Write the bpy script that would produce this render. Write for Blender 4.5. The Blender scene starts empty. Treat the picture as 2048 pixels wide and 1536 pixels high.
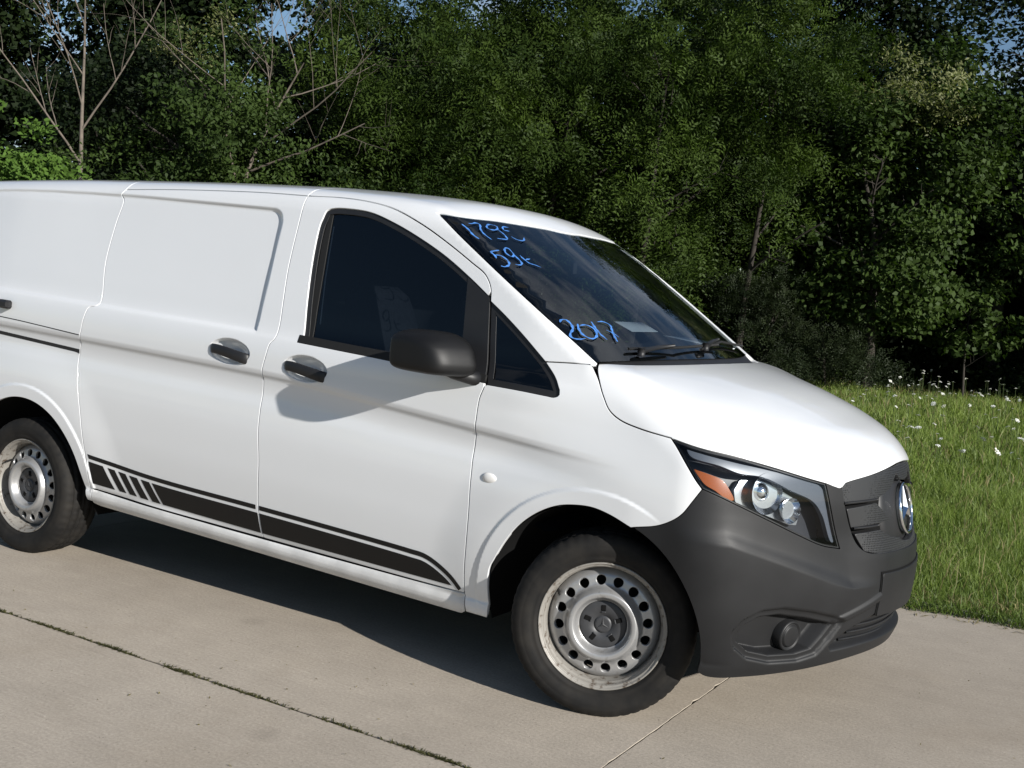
import bpy, math, random
import numpy as np
from mathutils import Vector
from mathutils.geometry import delaunay_2d_cdt

scene = bpy.context.scene
COL = scene.collection
R_ = math.radians

# ------------------------------------------------------------------ camera
cam_data = bpy.data.cameras.new('camera')
cam_data.sensor_width = 36.0
cam_data.lens = 2298.0/2048*36.0
cam_data.clip_start = .05
cam_data.clip_end = 800
camera = bpy.data.objects.new('camera', cam_data)
COL.objects.link(camera)
camera.location = (1.6993, -4.6149, 1.5024)
camera.rotation_euler = (1.4904, -.0863, .5344)
scene.camera = camera

# ------------------------------------------------------------------ sky and sun
SUN = Vector((2.4, -.71, 1.0)).normalized()         # towards the sun
EL = math.asin(SUN.z)
AZ = math.atan2(SUN.x, SUN.y)
world = bpy.data.worlds.new('World')
scene.world = world
world.use_nodes = True
wn = world.node_tree.nodes; wl = world.node_tree.links
sky = wn.new('ShaderNodeTexSky')
sky.sky_type = 'NISHITA'
sky.sun_disc = False
sky.sun_elevation = EL
sky.sun_rotation = AZ
sky.air_density = 1.0; sky.dust_density = .15; sky.ozone_density = 3.0
bg = wn['Background']
bg.inputs['Strength'].default_value = .060
# thin drifting cloud over the whole sky
tcw = wn.new('ShaderNodeTexCoord'); mpw = wn.new('ShaderNodeMapping'); mpw.inputs['Scale'].default_value = (1.5, 1.1, 3.6); mpw.inputs['Rotation'].default_value = (0, 0, .6)
wl.new(tcw.outputs['Generated'], mpw.inputs[0])
ncw = wn.new('ShaderNodeTexNoise'); ncw.inputs['Scale'].default_value = 2.1; ncw.inputs['Detail'].default_value = 7; ncw.inputs['Roughness'].default_value = .58; ncw.inputs['Distortion'].default_value = .5
wl.new(mpw.outputs[0], ncw.inputs['Vector'])
mrw = wn.new('ShaderNodeMapRange'); mrw.inputs['From Min'].default_value = .50; mrw.inputs['From Max'].default_value = .74; mrw.inputs['To Max'].default_value = .75
wl.new(ncw.outputs['Fac'], mrw.inputs['Value'])
mxw = wn.new('ShaderNodeMix'); mxw.data_type = 'RGBA'; mxw.inputs['B'].default_value = (8.2, 8.6, 9.2, 1)
wl.new(mrw.outputs[0], mxw.inputs['Factor']); wl.new(sky.outputs[0], mxw.inputs['A']); wl.new(mxw.outputs['Result'], bg.inputs['Color'])
sun_data = bpy.data.lights.new('sun', 'SUN')
sun_data.energy = 5.0
sun_data.angle = R_(.53)
sun_data.color = (1.0, .965, .91)
sun = bpy.data.objects.new('sun', sun_data)
sun.rotation_euler = SUN.to_track_quat('Z', 'Y').to_euler()
sun.location = (30, -9, 14)
COL.objects.link(sun)
scene.view_settings.view_transform = 'Standard'
scene.view_settings.look = 'None'
scene.view_settings.gamma = 1
scene.view_settings.use_curve_mapping = False
scene.view_settings.exposure = .58

# ------------------------------------------------------------------ materials
MATS = {}
def new_mat(name):
    m = bpy.data.materials.new(name); m.use_nodes = True
    MATS[name] = m
    return m, m.node_tree.nodes, m.node_tree.links, m.node_tree.nodes['Principled BSDF']

def pbr(name, col, rough=.5, metal=0., spec=.5, coat=0., coat_r=.05, noise=0., nscale=8., bump=0., bscale=200., rnoise=0.):
    m, n, l, b = new_mat(name)
    b.inputs['Base Color'].default_value = (*col, 1)
    b.inputs['Roughness'].default_value = rough
    b.inputs['Metallic'].default_value = metal
    b.inputs['Specular IOR Level'].default_value = spec
    b.inputs['Coat Weight'].default_value = coat
    b.inputs['Coat Roughness'].default_value = coat_r
    if noise or bump or rnoise:
        tc = n.new('ShaderNodeTexCoord')
    if noise:
        t = n.new('ShaderNodeTexNoise'); t.inputs['Scale'].default_value = nscale; t.inputs['Detail'].default_value = 6
        l.new(tc.outputs['Object'], t.inputs['Vector'])
        r = n.new('ShaderNodeMapRange'); r.inputs['From Min'].default_value = .3; r.inputs['From Max'].default_value = .7
        r.inputs['To Min'].default_value = 1 - noise; r.inputs['To Max'].default_value = 1 + noise
        l.new(t.outputs['Fac'], r.inputs['Value'])
        x = n.new('ShaderNodeVectorMath'); x.operation = 'SCALE'; x.inputs[0].default_value = col
        l.new(r.outputs[0], x.inputs['Scale']); l.new(x.outputs[0], b.inputs['Base Color'])
    if rnoise:
        t = n.new('ShaderNodeTexNoise'); t.inputs['Scale'].default_value = nscale*.7; t.inputs['Detail'].default_value = 4
        l.new(tc.outputs['Object'], t.inputs['Vector'])
        r = n.new('ShaderNodeMapRange'); r.inputs['From Min'].default_value = .3; r.inputs['From Max'].default_value = .7
        r.inputs['To Min'].default_value = rough - rnoise; r.inputs['To Max'].default_value = rough + rnoise
        l.new(t.outputs['Fac'], r.inputs['Value']); l.new(r.outputs[0], b.inputs['Roughness'])
    if bump:
        t = n.new('ShaderNodeTexNoise'); t.inputs['Scale'].default_value = bscale; t.inputs['Detail'].default_value = 3
        l.new(tc.outputs['Object'], t.inputs['Vector'])
        p = n.new('ShaderNodeBump'); p.inputs['Strength'].default_value = bump; p.inputs['Distance'].default_value = .002
        l.new(t.outputs['Fac'], p.inputs['Height']); l.new(p.outputs[0], b.inputs['Normal'])
    return m

def glass(name, tint, rough=0., ior=1.5):
    m, n, l, b = new_mat(name)
    n.remove(b)
    o = n['Material Output']
    tr = n.new('ShaderNodeBsdfTransparent'); tr.inputs[0].default_value = (*tint, 1)
    gl = n.new('ShaderNodeBsdfGlossy'); gl.inputs['Roughness'].default_value = rough
    gl.inputs[0].default_value = (1, 1, 1, 1)
    fr = n.new('ShaderNodeFresnel'); fr.inputs['IOR'].default_value = ior
    mx = n.new('ShaderNodeMixShader')
    l.new(fr.outputs[0], mx.inputs[0]); l.new(tr.outputs[0], mx.inputs[1]); l.new(gl.outputs[0], mx.inputs[2])
    l.new(mx.outputs[0], o.inputs['Surface'])
    return m

pbr('white_paint', (.675, .685, .695), .36, coat=.85, coat_r=.05, noise=.015, nscale=1.5, rnoise=.04)
pbr('grey_plastic', (.0118, .0120, .0128), .52, spec=.28, noise=.16, nscale=5., rnoise=.08, bump=.10, bscale=900.)
pbr('black_plastic', (.012, .012, .013), .48, spec=.4, noise=.15, nscale=9.)
pbr('mirror_plastic', (.0042, .0042, .0046), .50, spec=.32, noise=.12, nscale=20., bump=.08, bscale=1200.)
pbr('rubber', (.010, .010, .010), .72, spec=.3)
pbr('gap_dark', (.006, .006, .006), .9, spec=.1)
pbr('interior_dark', (.010, .011, .013), .75, spec=.2, noise=.2)
pbr('seat_cloth', (.013, .014, .017), .9, spec=.1, noise=.2, nscale=40.)
pbr('decal_black', (.005, .0048, .0048), .52, spec=.3, noise=.08, nscale=12.)
pbr('chrome', (.78, .80, .82), .10, metal=1.)
pbr('lamp_chrome', (.50, .53, .58), .22, metal=.9)
pbr('reflector', (.74, .76, .79), .13, metal=1.)
pbr('white_paint_grimy', (.60, .60, .595), .42, coat=.2, coat_r=.15, noise=.16, nscale=7., rnoise=.10)
pbr('steel_paint', (.50, .49, .47), .36, metal=.55, spec=.5, noise=.10, nscale=30., rnoise=.08)
pbr('cap_grey', (.036, .037, .040), .45, spec=.4, noise=.1, nscale=40.)
pbr('brake_dark', (.012, .010, .009), .8)
pbr('amber', (.26, .062, .005), .25, spec=.5, coat=.4)
pbr('drl_grey', (.075, .085, .105), .34, metal=.1, spec=.5)
pbr('lamp_dark', (.020, .022, .028), .45, spec=.4)
pbr('marker_lens', (.68, .67, .65), .18, spec=.5, coat=.5)
pbr('paper', (.74, .78, .80), .8)
pbr('ink_blue', (.04, .15, .42), .8, noise=.35, nscale=60.)
pbr('ink_dark', (.03, .035, .06), .7)
glass('window_glass', (.36, .40, .44))
glass('screen_glass', (.50, .56, .60), ior=1.62)
glass('lamp_lens', (.93, .95, .96), ior=1.33)
# ------------------------------------------------------------------ van body shape
# body frame: x forward from the front axle, y left, h up; world z = h - RAKE*x (the van sits nose-down)
RAKE = 0.0333

def pchip(xk, yk):
    xk = np.asarray(xk, float); yk = np.asarray(yk, float)
    hh = np.diff(xk); dl = np.diff(yk) / hh
    d = np.zeros(len(xk)); d[0] = dl[0]; d[-1] = dl[-1]
    for i in range(1, len(xk) - 1):
        if dl[i-1] * dl[i] > 0:
            w1 = 2*hh[i] + hh[i-1]; w2 = hh[i] + 2*hh[i-1]
            d[i] = (w1 + w2) / (w1/dl[i-1] + w2/dl[i])
    def f(x):
        x = np.clip(x, xk[0], xk[-1])
        i = np.clip(np.searchsorted(xk, x) - 1, 0, len(xk) - 2)
        t = (x - xk[i]) / hh[i]
        return ((1+2*t)*(1-t)**2*yk[i] + t*(1-t)**2*hh[i]*d[i] + t*t*(3-2*t)*yk[i+1] + t*t*(t-1)*hh[i]*d[i+1])
    return f

def sstep(a, b, x):
    t = np.clip((x - a) / (b - a), 0, 1)
    return t*t*(3 - 2*t)

def smax(a, b, k):
    q = np.clip(.5 + .5*(a - b)/k, 0, 1)
    return b + (a - b)*q + k*q*(1 - q)

def smin(a, b, k):
    return -smax(-a, -b, k)

# half width of the side, crease version and plain version
_WC = pchip([.15, .215, .232, .250, .268, .285, .297, .306, .45, .60, .75, .86, .935, .985, 1.012, 1.03, 1.09, 1.14, 1.165, 1.18, 1.21, 1.30, 1.75, 1.95],
            [.85, .870, .886, .897, .9015, .9005, .896, .9005, .933, .951, .957, .9495, .9390, .9435, .9590, .9635, .9610, .954, .947, .940, .930, .9115, .818, .775])
_WP = pchip([.15, .215, .232, .250, .268, .285, .297, .306, .45, .60, .75, .86, .95, 1.05, 1.12, 1.20, 1.30, 1.75, 1.95],
            [.85, .870, .886, .897, .9015, .9005, .896, .9005, .933, .951, .957, .956, .951, .938, .923, .903, .879, .818, .775])
_ZC = pchip([-4.4, -2.8, -1.64, -1.0, -.55, -.165, .4], [1.015, 1.020, 1.018, .990, .965, .944, .92])
FA = (-.045, .335, .42)        # front wheel arch (x, z, radius)
RA = (-3.20, .345, .43)
HANDLES = [(-1.850, 1.080), (-1.422, 1.064)]
_RT = pchip([-4.3, -3.9, -3.55, -3.1, -2.5, -1.9, -1.5], [1.60, 1.655, 1.69, 1.708, 1.718, 1.718, 1.715])

def recess_d(x, h):
    fx = -1.705 - .03*(1.72 - h)
    d = smin(fx - x, _RT(x) - h, .07)
    return np.minimum(d, (h - 1.172)*1.0)

def Wside(x, h):
    x = np.asarray(x, float); h = np.asarray(h, float)
    b = sstep(.62, .93, h)*(1 - sstep(1.03, 1.14, h))
    hp = h + (1.02 - _ZC(x))*b
    fr = sstep(-.45, .10, x)                      # the crease fades out over the fender
    w = _WC(hp)*(1 - fr) + _WP(h)*fr
    w = w - .013*sstep(0, .020, recess_d(x, h))
    z = h - RAKE*x
    nf = 1 - sstep(.08, .24, x)
    for (ax, az, R), wd in ((FA, .068), (RA, .062)):
        r = np.hypot(x - ax, z - az)
        w = w + .0065*nf*(1 - sstep(R + wd - .004, R + wd + .010, r))*sstep(.22, .40, z)
        w = w + .012*(1 - sstep(R + wd, R + .30, r))*sstep(.26, .50, z)
    for (hx, hh_) in HANDLES:
        q = np.sqrt(((x - hx)/.120)**2 + ((h - hh_)/.054)**2)
        w = w - .022*(1 - sstep(.86, 1.0, q)) - .024*(1 - sstep(.25, .92, q))
    w = w - .03*sstep(-3.4, -4.3, x)
    return w

_HC = pchip([-.4, -.15, 0., .1, .22, .32, .45, .56, .65, .72, .79, .87, .95], [1.315, 1.300, 1.288, 1.272, 1.247, 1.223, 1.182, 1.140, 1.106, 1.076, 1.040, .972, .87])
_HD = pchip([-.4, -.1, .2, .5, .8], [0., 0., .065, .14, .17])
_YC = pchip([-.2, .03, .25, .5, .8], [.87, .855, .795, .665, .47])
def Hood(x, y):
    a = np.abs(y)
    z = _HC(x) - .65*_HD(x)*(a/.85)**3 - .035*(a/.85)**2
    u = a - _YC(x)                               # the crease along each flank
    u = .5*(u + np.sqrt(u*u + .012**2))
    return z - .38*u*sstep(-.12, .15, x)

_N0 = pchip([.10, .20, .25, .285, .32, .37, .45, .60, .66, .71, .76, .82, .90, 1.0, 1.08, 1.2], [.74, .765, .785, .806, .822, .838, .858, .869, .867, .858, .846, .836, .822, .800, .76, .65])
_NL = pchip([.10, .20, .25, .285, .32, .40, .52, .62, .677, .690, .73, .80, .90, 1.0, 1.08, 1.2], [.75, .775, .795, .812, .822, .838, .858, .868, .871, .866, .846, .834, .822, .800, .76, .65])
def sd_poly(x, y, poly):
    d = np.full(np.shape(x), 1e9); ins = np.zeros(np.shape(x), bool)
    n = len(poly)
    for i in range(n):
        ax, ay = poly[i]; bx, by = poly[(i+1) % n]
        ex, ey = bx - ax, by - ay
        t = np.clip(((x-ax)*ex + (y-ay)*ey)/(ex*ex + ey*ey), 0, 1)
        d = np.minimum(d, np.hypot(x - ax - t*ex, y - ay - t*ey))
        if ay != by:
            c = ((ay > y) != (by > y)) & (x < ex*(y - ay)/(by - ay) + ax)
            ins ^= c
    return np.where(ins, -d, d)
FOG = [(.832, .415), (.812, .452), (.770, .483), (.705, .492), (.600, .476), (.500, .452), (.468, .440), (.500, .385), (.535, .335), (.600, .318), (.700, .316), (.775, .335), (.818, .372)]
INTAKE = [(-.1, .345), (-.1, .478), (.26, .478), (.40, .425), (.455, .392), (.492, .350), (.47, .325), (.30, .335)]
def _dent_fog(a, h):
    m = (a > .36) & (h < .60)
    d = np.full(np.shape(a), 1.)
    if m.any(): d[m] = sd_poly(a[m], h[m], FOG)
    return .017*(1 - sstep(-.007, .007, d - .014)) + .060*(1 - sstep(-.026, -.008, d))
def _dent_intake(a, h):
    m = (a < .60) & (h < .60)
    d = np.full(np.shape(a), 1.)
    if m.any(): d[m] = sd_poly(a[m], h[m], INTAKE)
    return .040*(1 - sstep(-.030, -.002, d))
def _ridge(a, h):
    ax, ay, bx, by = .285, .528, .475, .452
    t = np.clip(((a-ax)*(bx-ax) + (h-ay)*(by-ay))/((bx-ax)**2 + (by-ay)**2), 0, 1)
    d = np.hypot(a - ax - t*(bx-ax), h - ay - t*(by-ay))
    return -.010*(1 - sstep(.008, .022, d))
DENTS = [_dent_fog, _dent_intake, _ridge]   # functions (|y|, h) -> depth pushed into the nose
def Nose(y, h, dents=True):
    a = np.abs(y)
    k = sstep(.25, .50, a)
    hl_ = .715 - .36*(.85 - np.clip(a, .45, .9))          # the ledge under the lamp runs downhill inwards
    hw = h + (.69 - hl_)*sstep(.45, .60, h)*(1 - sstep(.74, .88, h))
    n = _N0(h)*(1 - k) + _NL(hw)*k - .52*a*a
    if dents:
        a1 = np.atleast_1d(a); h1 = np.broadcast_to(np.atleast_1d(h), a1.shape)
        for f in DENTS:
            n = n - f(a1, h1).reshape(np.shape(n))
    return n

def F_side(x, y, h):
    return np.abs(y) - Wside(x, h)

def F_lower(x, y, h, dents=True):
    s = smax(np.abs(y) - Wside(x, h), (h - Hood(x, y))*.9, .09)
    return smax(s, (x - Nose(y, h, dents))*.85, .085)

_RC = pchip([-4.5, -4.2, -3.6, -2.8, -2.0, -1.6, -1.3, -1.1, -.9, -.6], [1.67, 1.73, 1.783, 1.826, 1.856, 1.864, 1.862, 1.855, 1.835, 1.78])
def Roof(x, y):
    a = np.abs(y)
    return _RC(x) - .030*(a/.75)**2 - .022*(a/.75)**4

def Shield(x, y, h):
    a = np.abs(y)
    xe = -.130 - (h - 1.27)*1.50 - .10*(h - 1.27)**2 + .15*(1 - (a/.86)**2)*(1 - .2*sstep(1.45, 1.80, h))
    return (x - xe)*.55

def F_cabin(x, y, h):
    s = smax(np.abs(y) - Wside(x, h), (h - Roof(x, y)), .085)
    return smax(s, Shield(x, y, h), .045)

def solve(F, o, d, r0, r1, n=40):
    """first crossing from outside (r1) to inside (r0) along o + r d"""
    o = np.asarray(o, float); d = np.asarray(d, float)
    rs = np.linspace(r1, r0, n)
    lo = np.full(len(o), np.nan); hi = np.full(len(o), r1)
    prev = np.full(len(o), r1); done = np.zeros(len(o), bool)
    for r in rs:
        p = o + d*r
        v = F(p[:, 0], p[:, 1], p[:, 2])
        m = (~done) & (v <= 0)
        lo[m] = r; hi[m] = prev[m]; done |= m
        prev = np.full(len(o), r)
    lo[~done] = r0
    for _ in range(26):
        mid = .5*(lo + hi)
        p = o + d*mid[:, None]
        v = F(p[:, 0], p[:, 1], p[:, 2])
        lo = np.where(v <= 0, mid, lo); hi = np.where(v <= 0, hi, mid)
    return o + d*lo[:, None]

def grad(F, p, e=2e-3):
    g = np.stack([F(p[:, 0]+e, p[:, 1], p[:, 2]) - F(p[:, 0]-e, p[:, 1], p[:, 2]),
                  F(p[:, 0], p[:, 1]+e, p[:, 2]) - F(p[:, 0], p[:, 1]-e, p[:, 2]),
                  F(p[:, 0], p[:, 1], p[:, 2]+e) - F(p[:, 0], p[:, 1], p[:, 2]-e)], 1)
    return g / np.maximum(np.linalg.norm(g, axis=1), 1e-12)[:, None]

# panel domains -> body points (right-hand side of the van, y < 0, unless the panel spans both sides)
def map_side(F):
    def f(q):
        o = np.stack([q[:, 0], np.zeros(len(q)), q[:, 1]], 1)
        return solve(F, o, np.tile([0., -1., 0.], (len(q), 1)), .45, 1.15)
    return f
AX_H, AX_S = 1.05, .9           # roof and bonnet: angle about a lengthwise axis
def map_axis(F, hc=AX_H, r1=1.6):
    def f(q):
        o = np.stack([q[:, 0], np.zeros(len(q)), np.full(len(q), hc)], 1)
        a = q[:, 1]/AX_S
        return solve(F, o, np.stack([0*a, np.sin(a), np.cos(a)], 1), .02, r1, 60)
    return f
NX, NS = -.35, 1.1              # nose: angle about an upright axis
def map_nose(F):
    def f(q):
        a = q[:, 0]/NS
        o = np.stack([np.full(len(q), NX), 0*a, q[:, 1]], 1)
        return solve(F, o, np.stack([np.cos(a), np.sin(a), 0*a], 1), .3, 1.6, 60)
    return f
def dom_side(p): return p[:, [0, 2]]
def dom_axis(p, hc=AX_H): return np.stack([p[:, 0], np.arctan2(p[:, 1], p[:, 2] - hc)*AX_S], 1)
def dom_nose(p): return np.stack([np.arctan2(p[:, 1], p[:, 0] - NX)*NS, p[:, 2]], 1)
# outlines of the panels: (x, h) on the sides, (x, arc) over the top, (arc, h) round the nose
OUT = {
    'gapA': [(-0.600, 1.437), (-0.590, 1.373), (-0.579, 1.289), (-0.550, 1.135), (-0.567, 1.071), (-0.572, 0.980), (-0.582, 0.868), (-0.578, 0.785), (-0.573, 0.634), (-0.576, 0.521), (-0.586, 0.401), (-0.594, 0.309)],
    'gapA_low': [(-0.594, 0.309), (-0.589, 0.243)],
    'drip': [(-1.616, 1.781), (-1.429, 1.786), (-1.279, 1.778), (-1.142, 1.757), (-0.995, 1.708), (-0.854, 1.645), (-0.719, 1.576), (-0.647, 1.536), (-0.612, 1.490), (-0.600, 1.437)],
    'drip_r': [(-2.730, 1.736), (-2.479, 1.753), (-2.135, 1.770), (-1.866, 1.779), (-1.616, 1.781)],
    'gapB': [(-1.616, 1.781), (-1.615, 1.732), (-1.623, 1.474), (-1.609, 1.168), (-1.628, 1.144), (-1.640, 1.091), (-1.657, 1.002), (-1.659, 0.796), (-1.646, 0.628), (-1.652, 0.434), (-1.647, 0.356), (-1.637, 0.296)],
    'gapS': [(-2.730, 1.736), (-2.746, 1.706), (-2.729, 1.683), (-2.745, 1.570), (-2.756, 1.388), (-2.730, 1.182), (-2.776, 1.164), (-2.794, 1.113), (-2.805, 1.047), (-2.833, 0.929), (-2.815, 0.810), (-2.779, 0.667), (-2.755, 0.529), (-2.734, 0.399), (-2.731, 0.303)],
    'door_bot': [(-1.637, 0.296), (-1.162, 0.300), (-0.722, 0.305), (-0.594, 0.309)],
    'slide_bot': [(-2.731, 0.303), (-2.342, 0.293), (-1.928, 0.294), (-1.637, 0.296)],
    'dlo': [(-1.460, 1.179), (-1.487, 1.364), (-1.502, 1.530), (-1.501, 1.661), (-1.493, 1.691), (-1.481, 1.724), (-1.447, 1.736), (-1.381, 1.740), (-1.253, 1.733), (-1.120, 1.698), (-0.979, 1.647), (-0.840, 1.586), (-0.704, 1.511), (-0.613, 1.455)],
    'dlo_bot': [(-1.485, 1.167), (-1.255, 1.162), (-1.027, 1.157), (-0.710, 1.143), (-0.552, 1.135)],
    'qg_bot': [(-0.542, 1.130), (-0.396, 1.129), (-0.293, 1.126), (-0.257, 1.126), (-0.241, 1.136), (-0.243, 1.154)],
    'qg_front': [(-0.243, 1.154), (-0.271, 1.195), (-0.323, 1.246)],
    'qg_top': [(-0.323, 1.246), (-0.422, 1.321), (-0.525, 1.391), (-0.600, 1.437)],
    'pil_seam': [(-0.323, 1.246), (-0.224, 1.255), (-0.128, 1.262)],
    'ws_near': [(-0.131, -1.193), (-0.236, -1.130), (-0.342, -1.072), (-0.509, -0.982), (-0.689, -0.888), (-0.811, -0.826), (-0.921, -0.767), (-0.939, -0.760)],
    'ws_top': [(-0.939, -0.760), (-0.864, -0.728), (-0.817, -0.559), (-0.790, -0.364), (-0.778, -0.182)],
    'hood_side': [(-0.141, 1.260), (-0.109, 1.216), (-0.075, 1.161), (-0.039, 1.111), (0.006, 1.085), (0.081, 1.068), (0.203, 1.055)],
    'hl_top': [(-1.136, 1.053), (-1.048, 1.036), (-0.916, 1.018), (-0.774, 0.991), (-0.619, 0.957), (-0.558, 0.945)],
    'hl_in': [(-0.558, 0.945), (-0.527, 0.843), (-0.472, 0.710)],
    'hl_bot': [(-0.472, 0.710), (-0.560, 0.724), (-0.664, 0.760), (-0.820, 0.822), (-0.917, 0.860), (-0.987, 0.887), (-1.031, 0.902)],
    'hl_rear': [(-1.031, 0.902), (-1.054, 0.930), (-1.088, 0.981), (-1.119, 1.030), (-1.136, 1.053)],
    'hood_front': [(-0.558, 0.945), (-0.479, 0.927), (-0.466, 0.940), (-0.448, 0.947), (-0.299, 0.970), (-0.152, 0.989), (-0.043, 0.999)],
    'fb': [(0.338, 0.902), (0.312, 0.855), (0.284, 0.809), (0.251, 0.779), (0.198, 0.750), (0.117, 0.728)],
    'archF': [(-0.485, 0.255), (-0.466, 0.439), (-0.443, 0.484), (-0.403, 0.555), (-0.343, 0.637), (-0.272, 0.698), (-0.194, 0.740), (-0.130, 0.757), (-0.052, 0.764), (0.021, 0.752), (0.105, 0.724)],
    'archR': [(-3.363, 0.631), (-3.266, 0.664), (-3.170, 0.669), (-2.981, 0.618), (-2.875, 0.519), (-2.812, 0.427), (-2.784, 0.321), (-2.751, 0.265)],
    'grille_in': [(-0.479, 0.927), (-0.467, 0.869), (-0.430, 0.786), (-0.390, 0.723), (-0.344, 0.695), (-0.218, 0.696)],
    'stripe_top': [(-2.737, 0.472), (-2.316, 0.445), (-1.640, 0.441), (-1.148, 0.437), (-0.846, 0.432), (-0.774, 0.428), (-0.702, 0.402), (-0.643, 0.366), (-0.599, 0.319)],
    'fogpocket': [(-0.868, 0.420), (-0.770, 0.483), (-0.693, 0.494), (-0.454, 0.457), (-0.278, 0.539), (-0.282, 0.518), (-0.419, 0.431), (-0.504, 0.320), (-0.675, 0.300), (-0.797, 0.326), (-0.848, 0.368)],
    'misc_side': [(-1.894, 1.072), (-1.462, 1.057), (-0.498, 0.783), (-3.349, 1.114), (-3.433, 0.969), (-2.831, 0.958), (-2.737, 0.428), (-2.628, 0.321)],
    'misc_nose': [(-0.615, 0.382), (-0.287, 0.619), (-0.262, 0.503), (-0.095, 0.840), (-0.882, 0.721), (-0.582, 0.627)],
    'sail': [(-0.724, 1.521), (-0.613, 1.455), (-0.552, 1.135), (-0.675, 1.141)],
    'drl': [(-1.088, 1.031), (-1.035, 1.023), (-0.918, 1.005), (-0.785, 0.985), (-0.604, 0.949), (-0.559, 0.922), (-0.531, 0.834), (-0.492, 0.733), (-0.504, 0.733), (-0.558, 0.829), (-0.603, 0.878), (-0.702, 0.916), (-0.811, 0.958), (-0.901, 0.967), (-0.974, 0.988), (-1.073, 1.008)],
    'amber': [(-1.062, 0.966), (-1.019, 0.957), (-0.964, 0.940), (-0.941, 0.914), (-0.921, 0.875), (-0.944, 0.876), (-0.987, 0.902), (-1.022, 0.919), (-1.042, 0.940)],
    'lampcentres': [(-0.781, 0.900), (-0.681, 0.842), (-0.869, 0.905)],
    'plateau': [(-0.087, -0.873), (0.027, -0.877), (0.261, -0.827), (0.510, -0.676), (0.571, -0.631)],
    'bump_low': [(-1.013, 0.255), (-0.880, 0.250), (-0.573, 0.262), (-0.340, 0.346)],
    'scuff': [(-0.908, 0.634), (-0.784, 0.638), (-0.776, 0.584)],
    'rocker_bottom': [(-2.768, 0.235), (-1.734, 0.218), (-0.672, 0.221)],
    'gr_top': [(-0.475, 0.926), (-0.461, 0.944), (-0.376, 0.960), (-0.230, 0.980), (-0.106, 0.993), (-0.084, 0.982), (-0.168, 0.920), (-0.280, 0.885), (-0.471, 0.875)],
    'gr_mid': [(-0.446, 0.851), (-0.281, 0.869), (-0.189, 0.804), (-0.416, 0.785)],
    'gr_low': [(-0.395, 0.759), (-0.262, 0.770), (-0.191, 0.742), (-0.108, 0.729), (-0.091, 0.683), (-0.269, 0.686), (-0.351, 0.700)],
    'gr_lip1': [(-0.471, 0.875), (-0.389, 0.879), (-0.280, 0.884)],
    'gr_lip2': [(-0.413, 0.783), (-0.342, 0.786), (-0.275, 0.791)],
    'dish': [(-0.296, 0.873), (-0.202, 0.804), (-0.200, 0.743), (-0.213, 0.906)],
    'lampback': [(-0.901, 0.908), (-0.878, 0.948), (-0.802, 0.951), (-0.726, 0.920), (-0.663, 0.889), (-0.622, 0.848), (-0.638, 0.787), (-0.676, 0.791), (-0.806, 0.833), (-0.893, 0.864)],
    'ink00': [(-0.821, -0.780), (-0.788, -0.793), (-0.756, -0.812), (-0.729, -0.820)],
    'ink01': [(-0.812, -0.756), (-0.807, -0.747), (-0.809, -0.724), (-0.801, -0.715), (-0.772, -0.750), (-0.745, -0.769), (-0.716, -0.776)],
    'ink02': [(-0.789, -0.652), (-0.795, -0.665), (-0.788, -0.692), (-0.774, -0.709), (-0.765, -0.700), (-0.763, -0.677), (-0.770, -0.655), (-0.785, -0.642), (-0.789, -0.652)],
    'ink03': [(-0.767, -0.664), (-0.738, -0.671), (-0.717, -0.686), (-0.708, -0.698), (-0.711, -0.720), (-0.718, -0.741)],
    'ink04': [(-0.773, -0.578), (-0.777, -0.609), (-0.759, -0.633), (-0.751, -0.609)],
    'ink05': [(-0.722, -0.649), (-0.708, -0.649), (-0.696, -0.633), (-0.696, -0.605), (-0.711, -0.575)],
    'ink06': [(-0.660, -0.821), (-0.661, -0.841), (-0.660, -0.861), (-0.642, -0.869), (-0.629, -0.881)],
    'ink07': [(-0.642, -0.866), (-0.636, -0.851), (-0.617, -0.853), (-0.598, -0.865), (-0.585, -0.888), (-0.585, -0.906), (-0.597, -0.908)],
    'ink08': [(-0.641, -0.780), (-0.662, -0.768), (-0.666, -0.777), (-0.646, -0.810), (-0.629, -0.818), (-0.619, -0.817), (-0.630, -0.789), (-0.641, -0.780)],
    'ink09': [(-0.630, -0.789), (-0.609, -0.802), (-0.589, -0.814), (-0.577, -0.831), (-0.577, -0.848), (-0.584, -0.855)],
    'ink10': [(-0.620, -0.769), (-0.596, -0.782), (-0.575, -0.787), (-0.563, -0.774), (-0.547, -0.764)],
    'ink11': [(-0.596, -0.746), (-0.595, -0.772), (-0.591, -0.786)],
    'ink12': [(-0.312, -1.069), (-0.319, -1.052), (-0.313, -1.042), (-0.290, -1.054), (-0.271, -1.078), (-0.257, -1.113), (-0.247, -1.120), (-0.232, -1.118), (-0.223, -1.099)],
    'ink13': [(-0.283, -1.035), (-0.262, -1.064), (-0.235, -1.086), (-0.214, -1.087), (-0.213, -1.066), (-0.233, -1.030), (-0.255, -1.014), (-0.270, -1.020), (-0.273, -1.041)],
    'ink14': [(-0.273, -0.978), (-0.239, -1.015), (-0.213, -1.037), (-0.190, -1.051)],
    'ink15': [(-0.265, -0.955), (-0.258, -0.928), (-0.240, -0.926), (-0.220, -0.957), (-0.195, -0.997), (-0.169, -1.032)],
    'ink16': [(-0.225, -0.984), (-0.209, -0.982), (-0.183, -0.991)],
}
# ------------------------------------------------------------------ mesh helpers
def B2W(p):
    q = np.array(p, float); q[:, 2] = q[:, 2] - RAKE*q[:, 0]
    return q
def N2W(n):
    q = np.array(n, float); q[:, 0] = q[:, 0] + RAKE*q[:, 2]
    return q/np.maximum(np.linalg.norm(q, axis=1), 1e-9)[:, None]

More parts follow.
